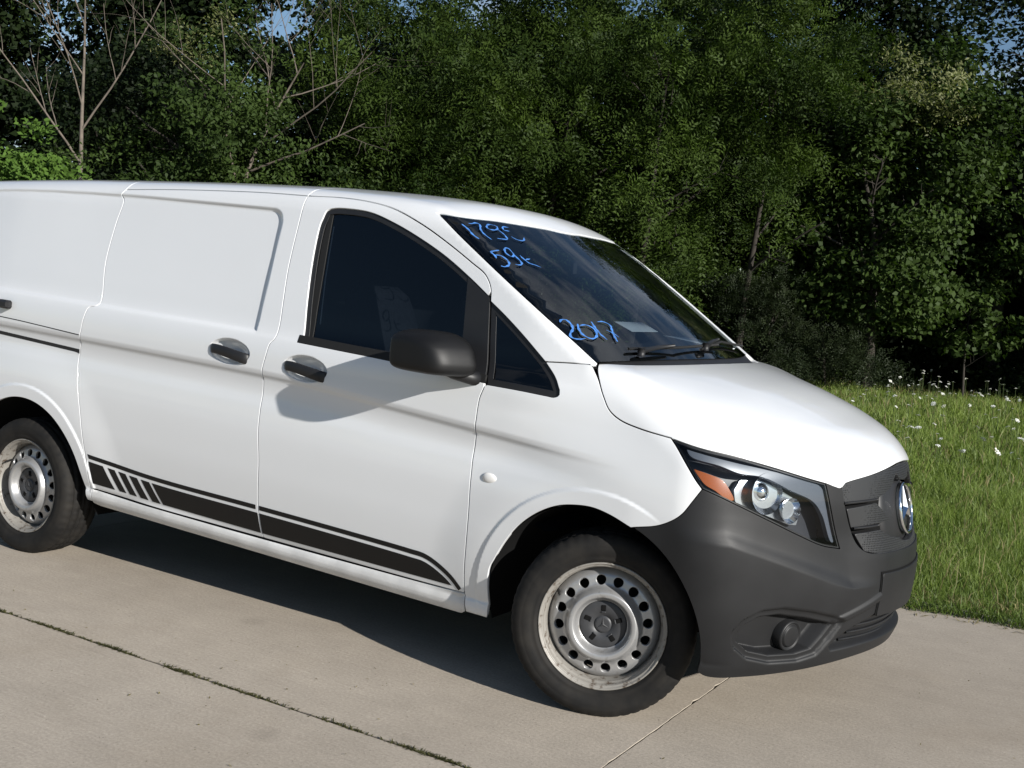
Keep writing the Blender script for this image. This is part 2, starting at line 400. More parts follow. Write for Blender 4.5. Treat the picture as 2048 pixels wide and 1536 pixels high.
def make_obj(name, verts, faces, mat=None, parent=None, normals=None, smooth=True):
    me = bpy.data.meshes.new(name)
    me.from_pydata([tuple(v) for v in np.asarray(verts, float)], [], [tuple(int(i) for i in f) for f in faces])
    if smooth:
        me.polygons.foreach_set('use_smooth', np.ones(len(me.polygons), bool))
    if mat: me.materials.append(MATS[mat] if isinstance(mat, str) else mat)
    if normals is not None:
        me.normals_split_custom_set_from_vertices([tuple(v) for v in normals])
    me.update()
    o = bpy.data.objects.new(name, me)
    COL.objects.link(o)
    if parent is not None: o.parent = parent
    return o

def big_mesh(name, verts, quads, mat, parent=None, tri=False, attr=None, smooth=False):
    """fast route for many faces of one size; attr = (name, per-face floats)"""
    k = 3 if tri else 4
    me = bpy.data.meshes.new(name)
    V = np.ascontiguousarray(verts, np.float32); Q = np.ascontiguousarray(quads, np.int32)
    me.vertices.add(len(V)); me.vertices.foreach_set('co', V.ravel())
    me.loops.add(Q.size); me.loops.foreach_set('vertex_index', Q.ravel())
    me.polygons.add(len(Q)); me.polygons.foreach_set('loop_start', np.arange(0, Q.size, k, dtype=np.int32))
    if attr is not None:
        a = me.attributes.new(attr[0], 'FLOAT', 'FACE'); a.data.foreach_set('value', np.asarray(attr[1], np.float32))
    me.update(calc_edges=True)
    if smooth: me.polygons.foreach_set('use_smooth', np.ones(len(Q), bool))
    me.materials.append(MATS[mat] if isinstance(mat, str) else mat)
    o = bpy.data.objects.new(name, me); COL.objects.link(o)
    if parent is not None: o.parent = parent
    return o

def mirror_obj(o, name=None, parent='same'):
    """a mirrored twin on the other side of the van (own mesh, faces turned round)"""
    me = o.data
    n = len(me.vertices); v = np.empty(n*3, np.float32); me.vertices.foreach_get('co', v); v = v.reshape(-1, 3).astype(float)
    v[:, 1] *= -1
    faces = [tuple(reversed(p.vertices)) for p in me.polygons]
    nn = o.get('_n')
    q = make_obj(name or o.name.split('.')[0], v, faces, None, o.parent if parent == 'same' else parent, None, me.polygons[0].use_smooth)
    for m in me.materials: q.data.materials.append(m)
    idx = np.empty(len(me.polygons), np.int32); me.polygons.foreach_get('material_index', idx); q.data.polygons.foreach_set('material_index', idx)
    if o.name in NORM:
        a = NORM[o.name].copy(); a[:, 1] *= -1
        q.data.normals_split_custom_set_from_vertices([tuple(t) for t in a]); NORM[q.name] = a
    return q
NORM = {}

def tag(o, label=None, cat=None, group=None, kind=None):
    if label: o['label'] = label
    if cat: o['category'] = cat
    if group: o['group'] = group
    if kind: o['kind'] = kind
    return o

def empty(name, loc=(0, 0, 0)):
    o = bpy.data.objects.new(name, None); o.empty_display_size = .2; o.location = loc
    COL.objects.link(o); return o

def smooth_curve(p, step=.01):
    """Catmull-Rom through the points, then even spacing"""
    p = np.asarray(p, float)
    if len(p) == 2:
        L = np.linalg.norm(p[1]-p[0]); n = max(2, int(L/step)+1)
        return p[0] + (p[1]-p[0])*np.linspace(0, 1, n)[:, None]
    e = np.vstack([2*p[0]-p[1], p, 2*p[-1]-p[-2]])
    out = []
    for i in range(1, len(e)-2):
        a, b, c, d = e[i-1], e[i], e[i+1], e[i+2]
        t0 = 0; t1 = t0 + np.linalg.norm(b-a)**.5 + 1e-9; t2 = t1 + np.linalg.norm(c-b)**.5 + 1e-9; t3 = t2 + np.linalg.norm(d-c)**.5 + 1e-9
        t = np.linspace(t1, t2, 24, endpoint=False)[:, None]
        A1 = (t1-t)/(t1-t0)*a + (t-t0)/(t1-t0)*b; A2 = (t2-t)/(t2-t1)*b + (t-t1)/(t2-t1)*c; A3 = (t3-t)/(t3-t2)*c + (t-t2)/(t3-t2)*d
        B1 = (t2-t)/(t2-t0)*A1 + (t-t0)/(t2-t0)*A2; B2 = (t3-t)/(t3-t1)*A2 + (t-t1)/(t3-t1)*A3
        out.append((t2-t)/(t2-t1)*B1 + (t-t1)/(t2-t1)*B2)
    out.append(p[-1:]); q = np.vstack(out)
    return even(q, step)

def even(q, step):
    q = np.asarray(q, float)
    s = np.concatenate([[0], np.cumsum(np.linalg.norm(np.diff(q, axis=0), axis=1))])
    n = max(2, int(round(s[-1]/step))+1)
    u = np.linspace(0, s[-1], n)
    return np.stack([np.interp(u, s, q[:, k]) for k in range(q.shape[1])], 1)

def loop(*curves):
    """join open curves head to tail into one closed outline"""
    out = []
    for c in curves:
        c = np.asarray(c, float)
        if out and np.linalg.norm(out[-1][-1] - c[0]) < 2e-3: c = c[1:]
        if len(c): out.append(c)
    q = np.vstack(out)
    if np.linalg.norm(q[0]-q[-1]) < 2e-3: q = q[:-1]
    keep = [0]
    for i in range(1, len(q)):
        if np.linalg.norm(q[i]-q[keep[-1]]) > 1.2e-3: keep.append(i)
    return q[keep]

def area(p): return .5*np.sum(p[:, 0]*np.roll(p[:, 1], -1) - np.roll(p[:, 0], -1)*p[:, 1])

def inset(p, g):
    """move a closed outline inwards by g (corners mitred)"""
    p = np.asarray(p, float)
    if area(p) < 0: p = p[::-1]
    a = np.roll(p, 1, 0); b = np.roll(p, -1, 0)
    e1 = (p-a); e1 /= np.linalg.norm(e1, axis=1)[:, None] + 1e-12
    e2 = (b-p); e2 /= np.linalg.norm(e2, axis=1)[:, None] + 1e-12
    n1 = np.stack([-e1[:, 1], e1[:, 0]], 1); n2 = np.stack([-e2[:, 1], e2[:, 0]], 1)
    m = n1 + n2; l = np.linalg.norm(m, axis=1)[:, None]; m = m/np.maximum(l, .3)
    c = np.clip(np.sum(m*n1, axis=1), .45, 1)[:, None]
    return p + m*g/c

def inside(q, poly):
    x, y = q[:, 0], q[:, 1]; r = np.zeros(len(q), bool)
    a = np.asarray(poly); b = np.roll(a, -1, 0)
    for i in range(len(a)):
        if a[i, 1] == b[i, 1]: continue
        c = ((a[i, 1] > y) != (b[i, 1] > y)) & (x < (b[i, 0]-a[i, 0])*(y-a[i, 1])/(b[i, 1]-a[i, 1]) + a[i, 0])
        r ^= c
    return r

def poly_dist(q, poly):
    a = np.asarray(poly); b = np.roll(a, -1, 0); d = np.full(len(q), 1e9)
    for i in range(len(a)):
        e = b[i]-a[i]; t = np.clip(((q-a[i]) @ e)/(e @ e + 1e-15), 0, 1)
        d = np.minimum(d, np.linalg.norm(q - a[i] - t[:, None]*e, axis=1))
    return d

def cdt(outer, holes=(), step=.025, extra=None):
    loops = [np.asarray(outer)] + [np.asarray(h) for h in holes]
    pts = []; edges = []; k = 0
    for L in loops:
        n = len(L); pts.append(L); edges += [(k+i, k+(i+1) % n) for i in range(n)]; k += n
    lo = loops[0].min(0); hi = loops[0].max(0)
    nx = max(2, int((hi[0]-lo[0])/step)); ny = max(2, int((hi[1]-lo[1])/(step*.87)))
    gx, gy = np.meshgrid(np.arange(nx+1), np.arange(ny+1))
    g = np.stack([lo[0] + (gx + .5*(gy % 2))*step, lo[1] + gy*step*.87], -1).reshape(-1, 2)
    if extra is not None and len(extra):
        if len(g):
            # thin out the coarse grid where fine points are given
            cell = {}
            for e in extra: cell[(int(e[0]//step), int(e[1]//step))] = 1
            g = np.array([t for t in g if (int(t[0]//step), int(t[1]//step)) not in cell]).reshape(-1, 2)
        g = np.vstack([g, extra])
    if len(g):
        m = inside(g, loops[0])
        for h in loops[1:]: m &= ~inside(g, h)
        g = g[m]
    if len(g):
        m = np.ones(len(g), bool)
        for L in loops: m &= poly_dist(g, L) > min(step*.35, .004)
        g = g[m]; pts.append(g)
    V = np.vstack(pts)
    r = delaunay_2d_cdt([Vector(v) for v in V], edges, [], 0, 1e-6)
    v2 = np.array([(p.x, p.y) for p in r[0]]); f = np.array([t for t in r[2] if len(t) == 3])
    c = v2[f].mean(1)
    m = inside(c, loops[0])
    for h in loops[1:]: m &= ~inside(c, h)
    f = f[m]
    a = v2[f]; ar = (a[:, 1, 0]-a[:, 0, 0])*(a[:, 2, 1]-a[:, 0, 1]) - (a[:, 2, 0]-a[:, 0, 0])*(a[:, 1, 1]-a[:, 0, 1])
    f[ar < 0] = f[ar < 0][:, ::-1]
    f = f[np.abs(ar) > 1e-10]
    used = np.unique(f); remap = -np.ones(len(v2), int); remap[used] = np.arange(len(used))
    return v2[used], remap[f]

def panel(name, outer, mapf, F, mat, parent, holes=(), step=.025, extra=None, gap=.0038, off=0., roll=.0016, depth=.016, body=True, normals='F', hgap=None):
    """sheet-metal panel: the outline on the body surface, edges rolled inwards"""
    outer = inset(outer, gap)
    hl = []
    for h in holes:
        h = np.asarray(h)
        hl.append(inset(h, -(gap if hgap is None else hgap)))
    q, f = cdt(outer, hl, step, extra)
    p = mapf(q)
    n = grad(F, p)
    p = p + n*off
    # make the faces look outwards
    t = p[f[:200]]; fn = np.cross(t[:, 1]-t[:, 0], t[:, 2]-t[:, 0])
    if np.sum(fn*n[f[:200, 0]]) < 0: f = f[:, ::-1]
    # border
    ed = {}
    for a, b, c in f:
        for u, v in ((a, b), (b, c), (c, a)):
            ed[(u, v)] = 1
    bd = [(u, v) for (u, v) in ed if (v, u) not in ed]
    P = [p]; NN = [n]; faces = [tuple(t) for t in f]
    if depth > 0 and bd:
        bv = sorted({u for e in bd for u in e}); ix = {u: i for i, u in enumerate(bv)}
        o = np.zeros((len(bv), 3))
        for u, v in bd:
            e = p[v]-p[u]; w = np.cross(e, n[u]); w /= np.linalg.norm(w) + 1e-12
            o[ix[u]] += w; o[ix[v]] += w
        o /= np.linalg.norm(o, axis=1)[:, None] + 1e-12
        pb = p[bv]; nb = n[bv]
        r1 = pb + o*roll*.7 - nb*roll*.3; r2 = pb + o*roll - nb*roll; r3 = pb + o*roll - nb*(roll+depth)
        n1 = nb + o*.6; n1 /= np.linalg.norm(n1, axis=1)[:, None]
        n2 = nb*.2 + o; n2 /= np.linalg.norm(n2, axis=1)[:, None]
        k = len(p); m = len(bv)
        P += [r1, r2, r3]; NN += [n1, n2, o]
        for u, v in bd:
            i, j = ix[u], ix[v]
            faces += [(v, u, k+i, k+j), (k+j, k+i, k+m+i, k+m+j), (k+m+j, k+m+i, k+2*m+i, k+2*m+j)]
    P = np.vstack(P); NN = np.vstack(NN)
    if body: P = B2W(P); NN = N2W(NN)
    ob = make_obj(name, P, faces, mat, parent, NN)
    NORM[ob.name] = NN
    return ob

def ribbon(name, curve3, n3, width, mat, parent, off=-.012):
    """a strip lying under a gap (body points and normals)"""
    c = np.asarray(curve3); t = np.gradient(c, axis=0); t /= np.linalg.norm(t, axis=1)[:, None] + 1e-12
    s = np.cross(n3, t); s /= np.linalg.norm(s, axis=1)[:, None] + 1e-12
    b = c + n3*off
    V = np.vstack([b - s*width/2, b + s*width/2]); k = len(c)
    return make_obj(name, B2W(V), [(i, i+1, k+i+1, k+i) for i in range(k-1)], mat, parent)

def lathe(prof, seg=64, a0=0., a1=2*math.pi):
    """profile (r, t) turned about the y axis; t runs along -y"""
    prof = np.asarray(prof, float); full = abs(a1-a0-2*math.pi) < 1e-6
    n = seg if full else seg+1
    an = a0 + (a1-a0)*np.arange(n)/seg
    V = np.stack([np.outer(np.cos(an), prof[:, 0]), -np.tile(prof[:, 1], (n, 1)), np.outer(np.sin(an), prof[:, 0])], -1).reshape(-1, 3)
    m = len(prof); F_ = []
    for i in range(seg):
        j = (i+1) % n
        for k in range(m-1):
            F_.append((i*m+k, j*m+k, j*m+k+1, i*m+k+1))
    return V, F_

def box(cx, cy, cz, sx, sy, sz, bev=0.):
    """box with chamfered edges, returns verts and faces"""
    hx, hy, hz = sx/2, sy/2, sz/2; b = min(bev, hx*.9, hy*.9, hz*.9)
    if b <= 0:
        V = [(cx+i*hx, cy+j*hy, cz+k*hz) for i in (-1, 1) for j in (-1, 1) for k in (-1, 1)]
        return np.array(V), [(0, 1, 3, 2), (4, 6, 7, 5), (0, 4, 5, 1), (2, 3, 7, 6), (0, 2, 6, 4), (1, 5, 7, 3)]
    V = []; id_ = {}
    for i in (-1, 1):
        for j in (-1, 1):
            for k in (-1, 1):
                for ax in range(3):
                    p = [i*(hx - b*(ax != 0)), j*(hy - b*(ax != 1)), k*(hz - b*(ax != 2))]
                    id_[(i, j, k, ax)] = len(V); V.append((cx+p[0], cy+p[1], cz+p[2]))
    F_ = []
    for ax in range(3):
        for s in (-1, 1):
            u, v = [t for t in range(3) if t != ax]
            q = []
            for a, c in ((-1, -1), (1, -1), (1, 1), (-1, 1)):
                d = [0, 0, 0]; d[ax] = s; d[u] = a; d[v] = c; q.append(id_[(*d, ax)])
            flip = (s < 0) ^ (ax == 1)
            F_.append(tuple(q[::-1] if flip else q))
    for ax in range(3):
        u, v = [t for t in range(3) if t != ax]
        for a in (-1, 1):
            for c in (-1, 1):
                q = []
                for s, w in ((-1, u), (1, u), (1, v), (-1, v)):
                    d = [0, 0, 0]; d[ax] = s; d[u] = a; d[v] = c; q.append(id_[(*d, w)])
                F_.append(tuple(q))
    for i in (-1, 1):
        for j in (-1, 1):
            for k in (-1, 1):
                F_.append(tuple(id_[(i, j, k, ax)] for ax in range(3)))
    return np.array(V), F_

class MB:
    def __init__(s): s.v = []; s.f = []; s.n = 0
    def add(s, V, F_, M=None):
        V = np.asarray(V, float)
        if M is not None: V = V @ M.T
        s.v.append(V); s.f += [tuple(i+s.n for i in f) for f in F_]; s.n += len(V); return s
    def box(s, *a, **k): V, F_ = box(*a, **k); return s.add(V, F_)
    def tube(s, pts, r, seg=8, cap=True):
        pts = np.asarray(pts, float); k = len(pts); r = np.broadcast_to(r, (k,))
        t = np.gradient(pts, axis=0); t /= np.linalg.norm(t, axis=1)[:, None] + 1e-12
        up = np.array([0, 0, 1.]) if abs(t[0, 2]) < .9 else np.array([1., 0, 0])
        V = []
        for i in range(k):
            a = np.cross(t[i], up); a /= np.linalg.norm(a) + 1e-12; b = np.cross(t[i], a)
            an = 2*math.pi*np.arange(seg)/seg
            V.append(pts[i] + r[i]*(np.cos(an)[:, None]*a + np.sin(an)[:, None]*b))
        F_ = [(i*seg+j, i*seg+(j+1) % seg, (i+1)*seg+(j+1) % seg, (i+1)*seg+j) for i in range(k-1) for j in range(seg)]
        if cap: F_ += [tuple(range(seg)), tuple(range((k-1)*seg, k*seg))[::-1]]
        return s.add(np.vstack(V), F_)
    def build(s, name, mat, parent=None, smooth=False, body=False):
        V = np.vstack(s.v)
        return make_obj(name, B2W(V) if body else V, s.f, mat, parent, None, smooth)
# ------------------------------------------------------------------ the van
van = empty('delivery_van')
tag(van, 'white panel delivery van with dark grey bumper and black side stripes parked on concrete', 'van')
def S(name, step=.01): return smooth_curve(OUT[name], step)
def L2(*pts, step=.012): return even(np.array(pts, float), step)
mapC = map_side(F_cabin); mapL = map_side(F_lower); mapN = map_nose(F_lower)
mapA = map_axis(F_cabin)
HB = .70
mapH = map_axis(F_lower, HB)
def F_fend(x, y, h):
    k = sstep(-.17, -.04, x)
    return F_lower(x, y, h)*k + F_side(x, y, h)*(1 - k)
mapF = map_side(F_fend)
def s2a(c, mp=None, hc=AX_H): return dom_axis((mp or mapC)(np.asarray(c)), hc)
def n2s(c): return dom_side(mapN(np.asarray(c)))
def n2a(c, hc=HB): return dom_axis(mapN(np.asarray(c)), hc)
def mir(c): return np.asarray(c)[::-1]*np.array([1, -1])       # axis domain: mirror the arc
def mirn(c): return np.asarray(c)[::-1]*np.array([-1, 1])      # nose domain

def fine_side(x0, x1, h0, h1):
    out = []
    gx, gy = np.meshgrid(np.arange(x0, x1, .007), np.arange(h0, h1, .007)); g = np.stack([gx.ravel(), gy.ravel()], 1)
    m = np.zeros(len(g), bool)
    rd = recess_d(g[:, 0], g[:, 1]); m |= (rd > -.008) & (rd < .028) & (g[:, 1] > 1.2)
    z = g[:, 1] - RAKE*g[:, 0]
    for (ax, az, R), wd in ((FA, .068), (RA, .062)):
        r = np.hypot(g[:, 0]-ax, z-az); m |= (r > R+wd-.012) & (r < R+wd+.018)
    for hx, hh in HANDLES:
        q = np.sqrt(((g[:, 0]-hx)/.120)**2 + ((g[:, 1]-hh)/.054)**2); m &= q > 1.15
        if x0 < hx < x1:
            for qq in (1.12, 1.06, 1.02, .99, .96, .93, .90, .87, .84, .80, .74, .66, .56, .45, .33, .2, .07):
                nn = max(6, int(2*math.pi*.085*qq/.006)); t_ = 2*math.pi*np.arange(nn)/nn; out.append(np.stack([hx + .120*qq*np.cos(t_), hh + .054*qq*np.sin(t_)], 1))
    out.append(g[m])
    xs = np.arange(x0, x1, .018)
    for d in (-.09, -.06, -.035, -.018, -.008, .002, .012, .03):
        out.append(np.stack([xs, _ZC(xs) + d], 1))
    for hh in (1.150, 1.160, 1.166, 1.172, 1.178, 1.184, 1.192, 1.202, 1.215, .222, .232, .241, .25, .26, .27, .28, .29):
        out.append(np.stack([xs + .01, np.full(len(xs), hh)], 1))
    e = np.vstack(out[-25:]) if False else np.vstack(out)
    return e[(e[:, 0] > x0) & (e[:, 0] < x1) & (e[:, 1] > h0) & (e[:, 1] < h1)]

def both(fn):
    """build a right-hand part and its mirrored twin"""
    a = fn(); b = mirror_obj(a); return a, b

# --- doors and side panels
gapA = S('gapA'); gapAl = S('gapA_low'); drip = S('drip'); dripr = S('drip_r'); gapB = S('gapB'); gapS = S('gapS')
doorb = S('door_bot'); slideb = S('slide_bot')
gapB[0] = drip[0]; gapB = smooth_curve(np.vstack([drip[:1], gapB[2:]]), .01)
gapS = smooth_curve(np.vstack([dripr[:1], gapS[2:]]), .01)
dlo_in = loop(S('dlo'), L2(OUT['dlo'][-1], OUT['gapA'][0]), gapA[:1])
dlo_ring = loop(S('dlo', .008), L2(OUT['dlo'][-1], (-.606, 1.437)), L2((-.606, 1.437), OUT['dlo_bot'][-1]), S('dlo_bot')[::-1], L2(OUT['dlo_bot'][0], OUT['dlo'][0], step=.006))
front_out = loop(drip, gapA, doorb[::-1], gapB[::-1])
# the black window area runs right up to the front edge of the door, so the door is cut open there
fd = loop(gapB[::-1], drip[:-4], S('dlo')[::-1], L2(OUT['dlo'][0], OUT['dlo_bot'][0], step=.006), S('dlo_bot'), gapA[int(np.argmin(np.linalg.norm(gapA - np.array(OUT['dlo_bot'][-1]), axis=1)))+1:], doorb[::-1])
front_door = panel('front_door', fd, mapC, F_cabin, 'white_paint', van, extra=fine_side(-1.7, -.5, .25, 1.8))
slide_out = loop(dripr, gapB, slideb[::-1], gapS[::-1])
sliding_door = panel('sliding_door', slide_out, mapC, F_cabin, 'white_paint', van, extra=fine_side(-2.9, -1.55, .25, 1.8))

# rear quarter panel: wraps over onto the roof
arch = [(OUT['archR'][-1])]
an = np.radians(np.linspace(0, 180, 60))
arcR = np.stack([RA[0] + RA[2]*np.cos(an), RA[1] + RA[2]*np.sin(an)], 1); arcR[:, 1] += RAKE*arcR[:, 0]
q_bottom_f = L2((-2.723, .305), (-2.735, .235)); q_bot = L2((-2.735, .235), (arcR[0, 0], .235))
q_out_s = [gapS, q_bottom_f, q_bot, L2((arcR[0, 0], .235), arcR[0]), even(arcR, .01), L2(arcR[-1], (arcR[-1, 0], .26)), L2((arcR[-1, 0], .26), (-4.20, .30)), L2((-4.20, .30), (-4.22, 1.60))]
q_out = [s2a(c) for c in q_out_s]
sr = dom_axis(mapA(np.array([[-2.72, -.3*AX_S]])))[0, 1]
top_e = np.array([q_out[-1][-1], (-4.20, -.25)]); top_f = np.array([(-2.72, -.25), q_out[0][0]])
q_loop = loop(*q_out, even(top_e, .012), L2((-4.20, -.25), (-2.72, -.25)), even(top_f, .012))
ex = fine_side(-4.2, -2.7, .25, 1.72); ex = s2a(ex)
quarter = panel('rear_quarter_panel', q_loop, mapA, F_cabin, 'white_paint', van, extra=ex, step=.03)

# sill under the doors
sill_f = loop(L2((-2.735, .228), (-2.723, .297), step=.006), slideb[::1] - [0, .006], (doorb - [0, .006]), L2((-.594, .300), (-.596, .232), step=.006), L2((-.596, .2325), (-.62, .2165), (-2.70, .2165), (-2.735, .228)))
xs = np.arange(-2.72, -.6, .03)
ex = np.vstack([np.stack([xs, np.full(len(xs), hh)], 1) for hh in (.222, .228, .234, .240, .246, .252, .26, .268, .276, .284)])
sill = panel('sill', sill_f, mapC, F_cabin, 'white_paint_grimy', van, extra=ex, gap=.001, step=.04)

# front wing
archF = S('archF')
fender_out = loop(S('pil_seam'), S('hood_side', .008), n2s(S('hl_rear', .008))[::-1], S('fb', .008), archF[::-1], L2(OUT['archF'][0], (-.492, .232), step=.006), L2((-.492, .232), (-.596, .232)), gapAl[::-1], gapA[::-1][:-1][:int(len(gapA))][:np.argmin(np.abs(gapA[::-1][:, 1]-1.128))], S('qg_bot', .008), S('qg_front', .008))
fender = panel('front_wing', fender_out, mapF, F_fend, 'white_paint', van, extra=fine_side(-.65, .36, .23, 1.27), step=.02)

# --- roof and pillars
qgt = S('qg_top', .01); pil = S('pil_seam', .01)
near = loop(s2a(drip), s2a(qgt[::-1]), s2a(pil), S('ws_near'))
_w = np.array(OUT['ws_top']); wst = np.vstack([_w, [(_w[-1, 0] + .008, _w[-1, 1]*.5), (_w[-1, 0] + .010, 0.)]]); wst = smooth_curve(wst, .012)
near_f = np.vstack([near, wst[1:]])
FARK = .955                                     # the far pillar is a touch wider
ws_far = mir(S('ws_near'))*np.array([1, FARK])
far_f = np.vstack([mir(wst[1:]*np.array([1, FARK]))[1:], ws_far, mir(loop(s2a(drip), s2a(qgt[::-1]), s2a(pil)))])
roof_f = loop(near_f, far_f, L2(*[(OUT['drip'][0][0], t) for t in (mir(near)[-1, 1], 0, near[0, 1])]))
roof_front = panel('roof', roof_f, mapA, F_cabin, 'white_paint', van, step=.022)
dr = s2a(dripr)
roof_mid = panel('roof_panel', loop(dr, L2((dr[-1, 0], dr[-1, 1]), (dr[-1, 0], -dr[-1, 1])), mir(dr), L2((dr[0, 0], -dr[0, 1]), (dr[0, 0], dr[0, 1]))), mapA, F_cabin, 'white_paint', van, step=.04)
roof_rear = panel('roof_panel', loop(L2((-4.2, -.25), (-2.72, -.25)), L2((-2.72, -.25), (-2.72, .25)), L2((-2.72, .25), (-4.2, .25)), L2((-4.2, .25), (-4.2, -.25))), mapA, F_cabin, 'white_paint', van, step=.05)

# --- bonnet
hs = s2a(S('hood_side', .008), mapL, HB)
hlt = n2a(S('hl_top', .008)); hf = S('hood_front', .006)
hfc = np.vstack([hf[hf[:, 0] < -.06*NS/1.2], [(0., 1.003)]]); hfc = smooth_curve(hfc[::3] if len(hfc) > 60 else hfc, .008)
hfa = n2a(hfc)
rear = even(np.array([(-.142, -.846), (-.066, -.732), (.002, -.492), (.040, -.22), (.050, 0.)]), .012)
rear = smooth_curve(np.array([(-.142, -.846), (-.105, -.80), (-.066, -.732), (.002, -.492), (.036, -.25), (.048, 0.)]), .012)
rear_a = np.stack([rear[:, 0], np.arctan2(rear[:, 1], Hood(rear[:, 0], rear[:, 1]) - HB)*AX_S], 1)
half = loop(rear_a[::-1], hs, hlt, hfa)
hood_out = loop(half, mir(half))
hood = panel('bonnet', hood_out, mapH, F_lower, 'white_paint', van, step=.018)

# --- bumper, one moulding right round the nose
fbn = dom_nose(mapF(S('fb', .008)))
af = np.radians(np.linspace(66, -12, 50))
arcF = np.stack([FA[0] + FA[2]*np.cos(af), FA[1] + FA[2]*np.sin(af)], 1); arcF[:, 1] += RAKE*arcF[:, 0]
arcF = arcF[arcF[:, 0] > OUT['fb'][-1][0] + .004]
arcn = dom_nose(mapF(np.vstack([OUT['fb'][-1:], arcF])))
low = smooth_curve(np.array([(float(arcn[-1, 0]), float(arcn[-1, 1])), (-.95, .246), (-.80, .247), (-.60, .262), (-.40, .283), (-.20, .293), (0., .295)]), .012)
gi = smooth_curve(np.vstack([OUT['grille_in'][:5], [(-.17, .690), (0., .688)]]), .008)
hfi = smooth_curve(OUT['hood_front'][:2], .006)
bn = loop(low[::-1], arcn[::-1], fbn[::-1], S('hl_bot', .008)[::-1], S('hl_in', .008)[::-1], hfi, gi)
bumper_out = loop(bn, mirn(bn))
def yh2n(y, h):
    y = np.asarray(y, float); h = np.asarray(h, float)
    return np.stack([np.arctan2(y, Nose(y, h) - NX)*NS, h], 1)
ex = []
for PL in (FOG, INTAKE):
    base = even(np.vstack([PL, PL[:1]]), .0075)[:-1]
    for d in (-.026, -.020, -.014, -.007, .0, .005, .009, .013, .017, .021, .025, .030):
        c = inset(base, d); c = c[(c[:, 0] > .004)]
        keep_ = np.abs(sd_poly(c[:, 0], c[:, 1], [tuple(t) for t in base]) + d) < .003
        c = c[keep_]
        ex.append(yh2n(c[:, 0], c[:, 1])); ex.append(yh2n(-c[:, 0], c[:, 1]))
aa = np.arange(.36, .93, .010)
for d in (-.045, -.03, -.018, -.010, -.004, .0, .004, .010, .018, .030, .045):
    hl2 = .715 - .36*(.85 - np.clip(aa, .45, .9)) + d
    for sg in (-1, 1): ex.append(yh2n(sg*aa, hl2))
tt = np.linspace(0, 1, 30)
for d in (-.022, -.016, -.010, -.004, .004, .010, .016, .022):
    for sg in (-1, 1): ex.append(yh2n(sg*(.285 + .19*tt + .37*d), .528 - .076*tt + .93*d))
ex = np.vstack(ex)
bumper = panel('bumper', bumper_out, mapN, F_lower, 'grey_plastic', van, step=.016, extra=ex, depth=.035, gap=.002)

# twins on the other side
door_l = mirror_obj(front_door); slide_l = mirror_obj(sliding_door); mirror_obj(quarter); mirror_obj(sill); fender_l = mirror_obj(fender)
front_door['label'] = 'front door with black window area and mirror'

# --- dark rubber under every gap
def seal(c, mp, F, w=.03, parent=van, off=-.013):
    p = mp(np.asarray(c)); o = ribbon('gap_seal', p, grad(F, p), w, 'gap_dark', parent, off); mirror_obj(o)
for c in (gapA, np.vstack([drip, gapA[:1]]), dripr, gapB, gapS): seal(c, mapC, F_cabin)
seal(np.vstack([slideb, doorb]), mapC, F_cabin, .03, off=-.010)
seal(gapAl, mapC, F_cabin); seal(pil, mapC, F_cabin, .02)
seal(S('hood_side'), mapL, F_lower); seal(S('fb'), mapF, F_fend)
for c in (S('hl_rear'), S('hl_bot'), S('hl_in')): seal(c, mapN, F_lower, .02, off=-.02)
p = mapA(L2((-2.72, -.75), (-2.72, .75))); ribbon('gap_seal', p, grad(F_cabin, p), .03, 'gap_dark', van)
p = mapA(L2((-1.612, -.75), (-1.612, .75))); ribbon('gap_seal', p, grad(F_cabin, p), .03, 'gap_dark', van)

# --- glass
def gpanel(name, out, mp, F, mat, parent, off, step=.04, gap=.004, depth=0., holes=()):
    return panel(name, out, mp, F, mat, parent, holes=holes, step=step, gap=gap, off=off, depth=depth, hgap=0.)
win_in = inset(dlo_ring, .016)
for s_ in (0, 1):
    pass
win_r = gpanel('window_glass', win_in, mapC, F_cabin, 'window_glass', front_door, -.014, gap=-.004)
seal_r = gpanel('window_seal', dlo_ring, mapC, F_cabin, 'black_plastic', front_door, -.006, holes=[inset(dlo_ring, .020)], gap=.001, depth=.010)
bar = loop(L2((-1.452, 1.19), (-1.462, 1.30), (-1.478, 1.60), (-1.470, 1.700)), L2((-1.470, 1.700), (-1.452, 1.715)), L2((-1.452, 1.715), (-1.448, 1.60), (-1.432, 1.30), (-1.424, 1.185)), L2((-1.424, 1.185), (-1.452, 1.19)))
chan = gpanel('window_channel', bar, mapC, F_cabin, 'rubber', front_door, -.009, gap=0., depth=.006)
sail_o = loop(L2(*OUT['sail'][:2]), L2(OUT['sail'][1], (-.606, 1.437), OUT['dlo_bot'][-1]), L2(OUT['dlo_bot'][-1], OUT['sail'][3]), L2(OUT['sail'][3], OUT['sail'][0]))
sail = gpanel('mirror_base', sail_o, mapC, F_cabin, 'black_plastic', front_door, -.003, gap=.001, depth=.012)
belt = loop(S('dlo_bot'), (S('dlo_bot') + [0, .030])[::-1])
bseal = gpanel('belt_seal', belt, mapC, F_cabin, 'rubber', front_door, .001, gap=.0005, depth=.010)
strip = L2((-1.440, 1.665), (-1.428, 1.45), (-1.405, 1.255)); p = mapC(strip); refl_r = ribbon('edge_reflection', p, grad(F_cabin, p), .006, 'marker_lens', front_door, -.017)  # pale ribbon painted in as a reflection along the window edge
for o in (win_r, seal_r, chan, sail, bseal, refl_r): mirror_obj(o, parent=door_l)
qg = loop(S('qg_bot', .008), S('qg_front', .008), S('qg_top', .01), L2(OUT['qg_top'][-1], OUT['qg_bot'][0]))
qglass = gpanel('quarter_window', qg, mapC, F_cabin, 'window_glass', van, -.010, gap=.003, depth=.008)
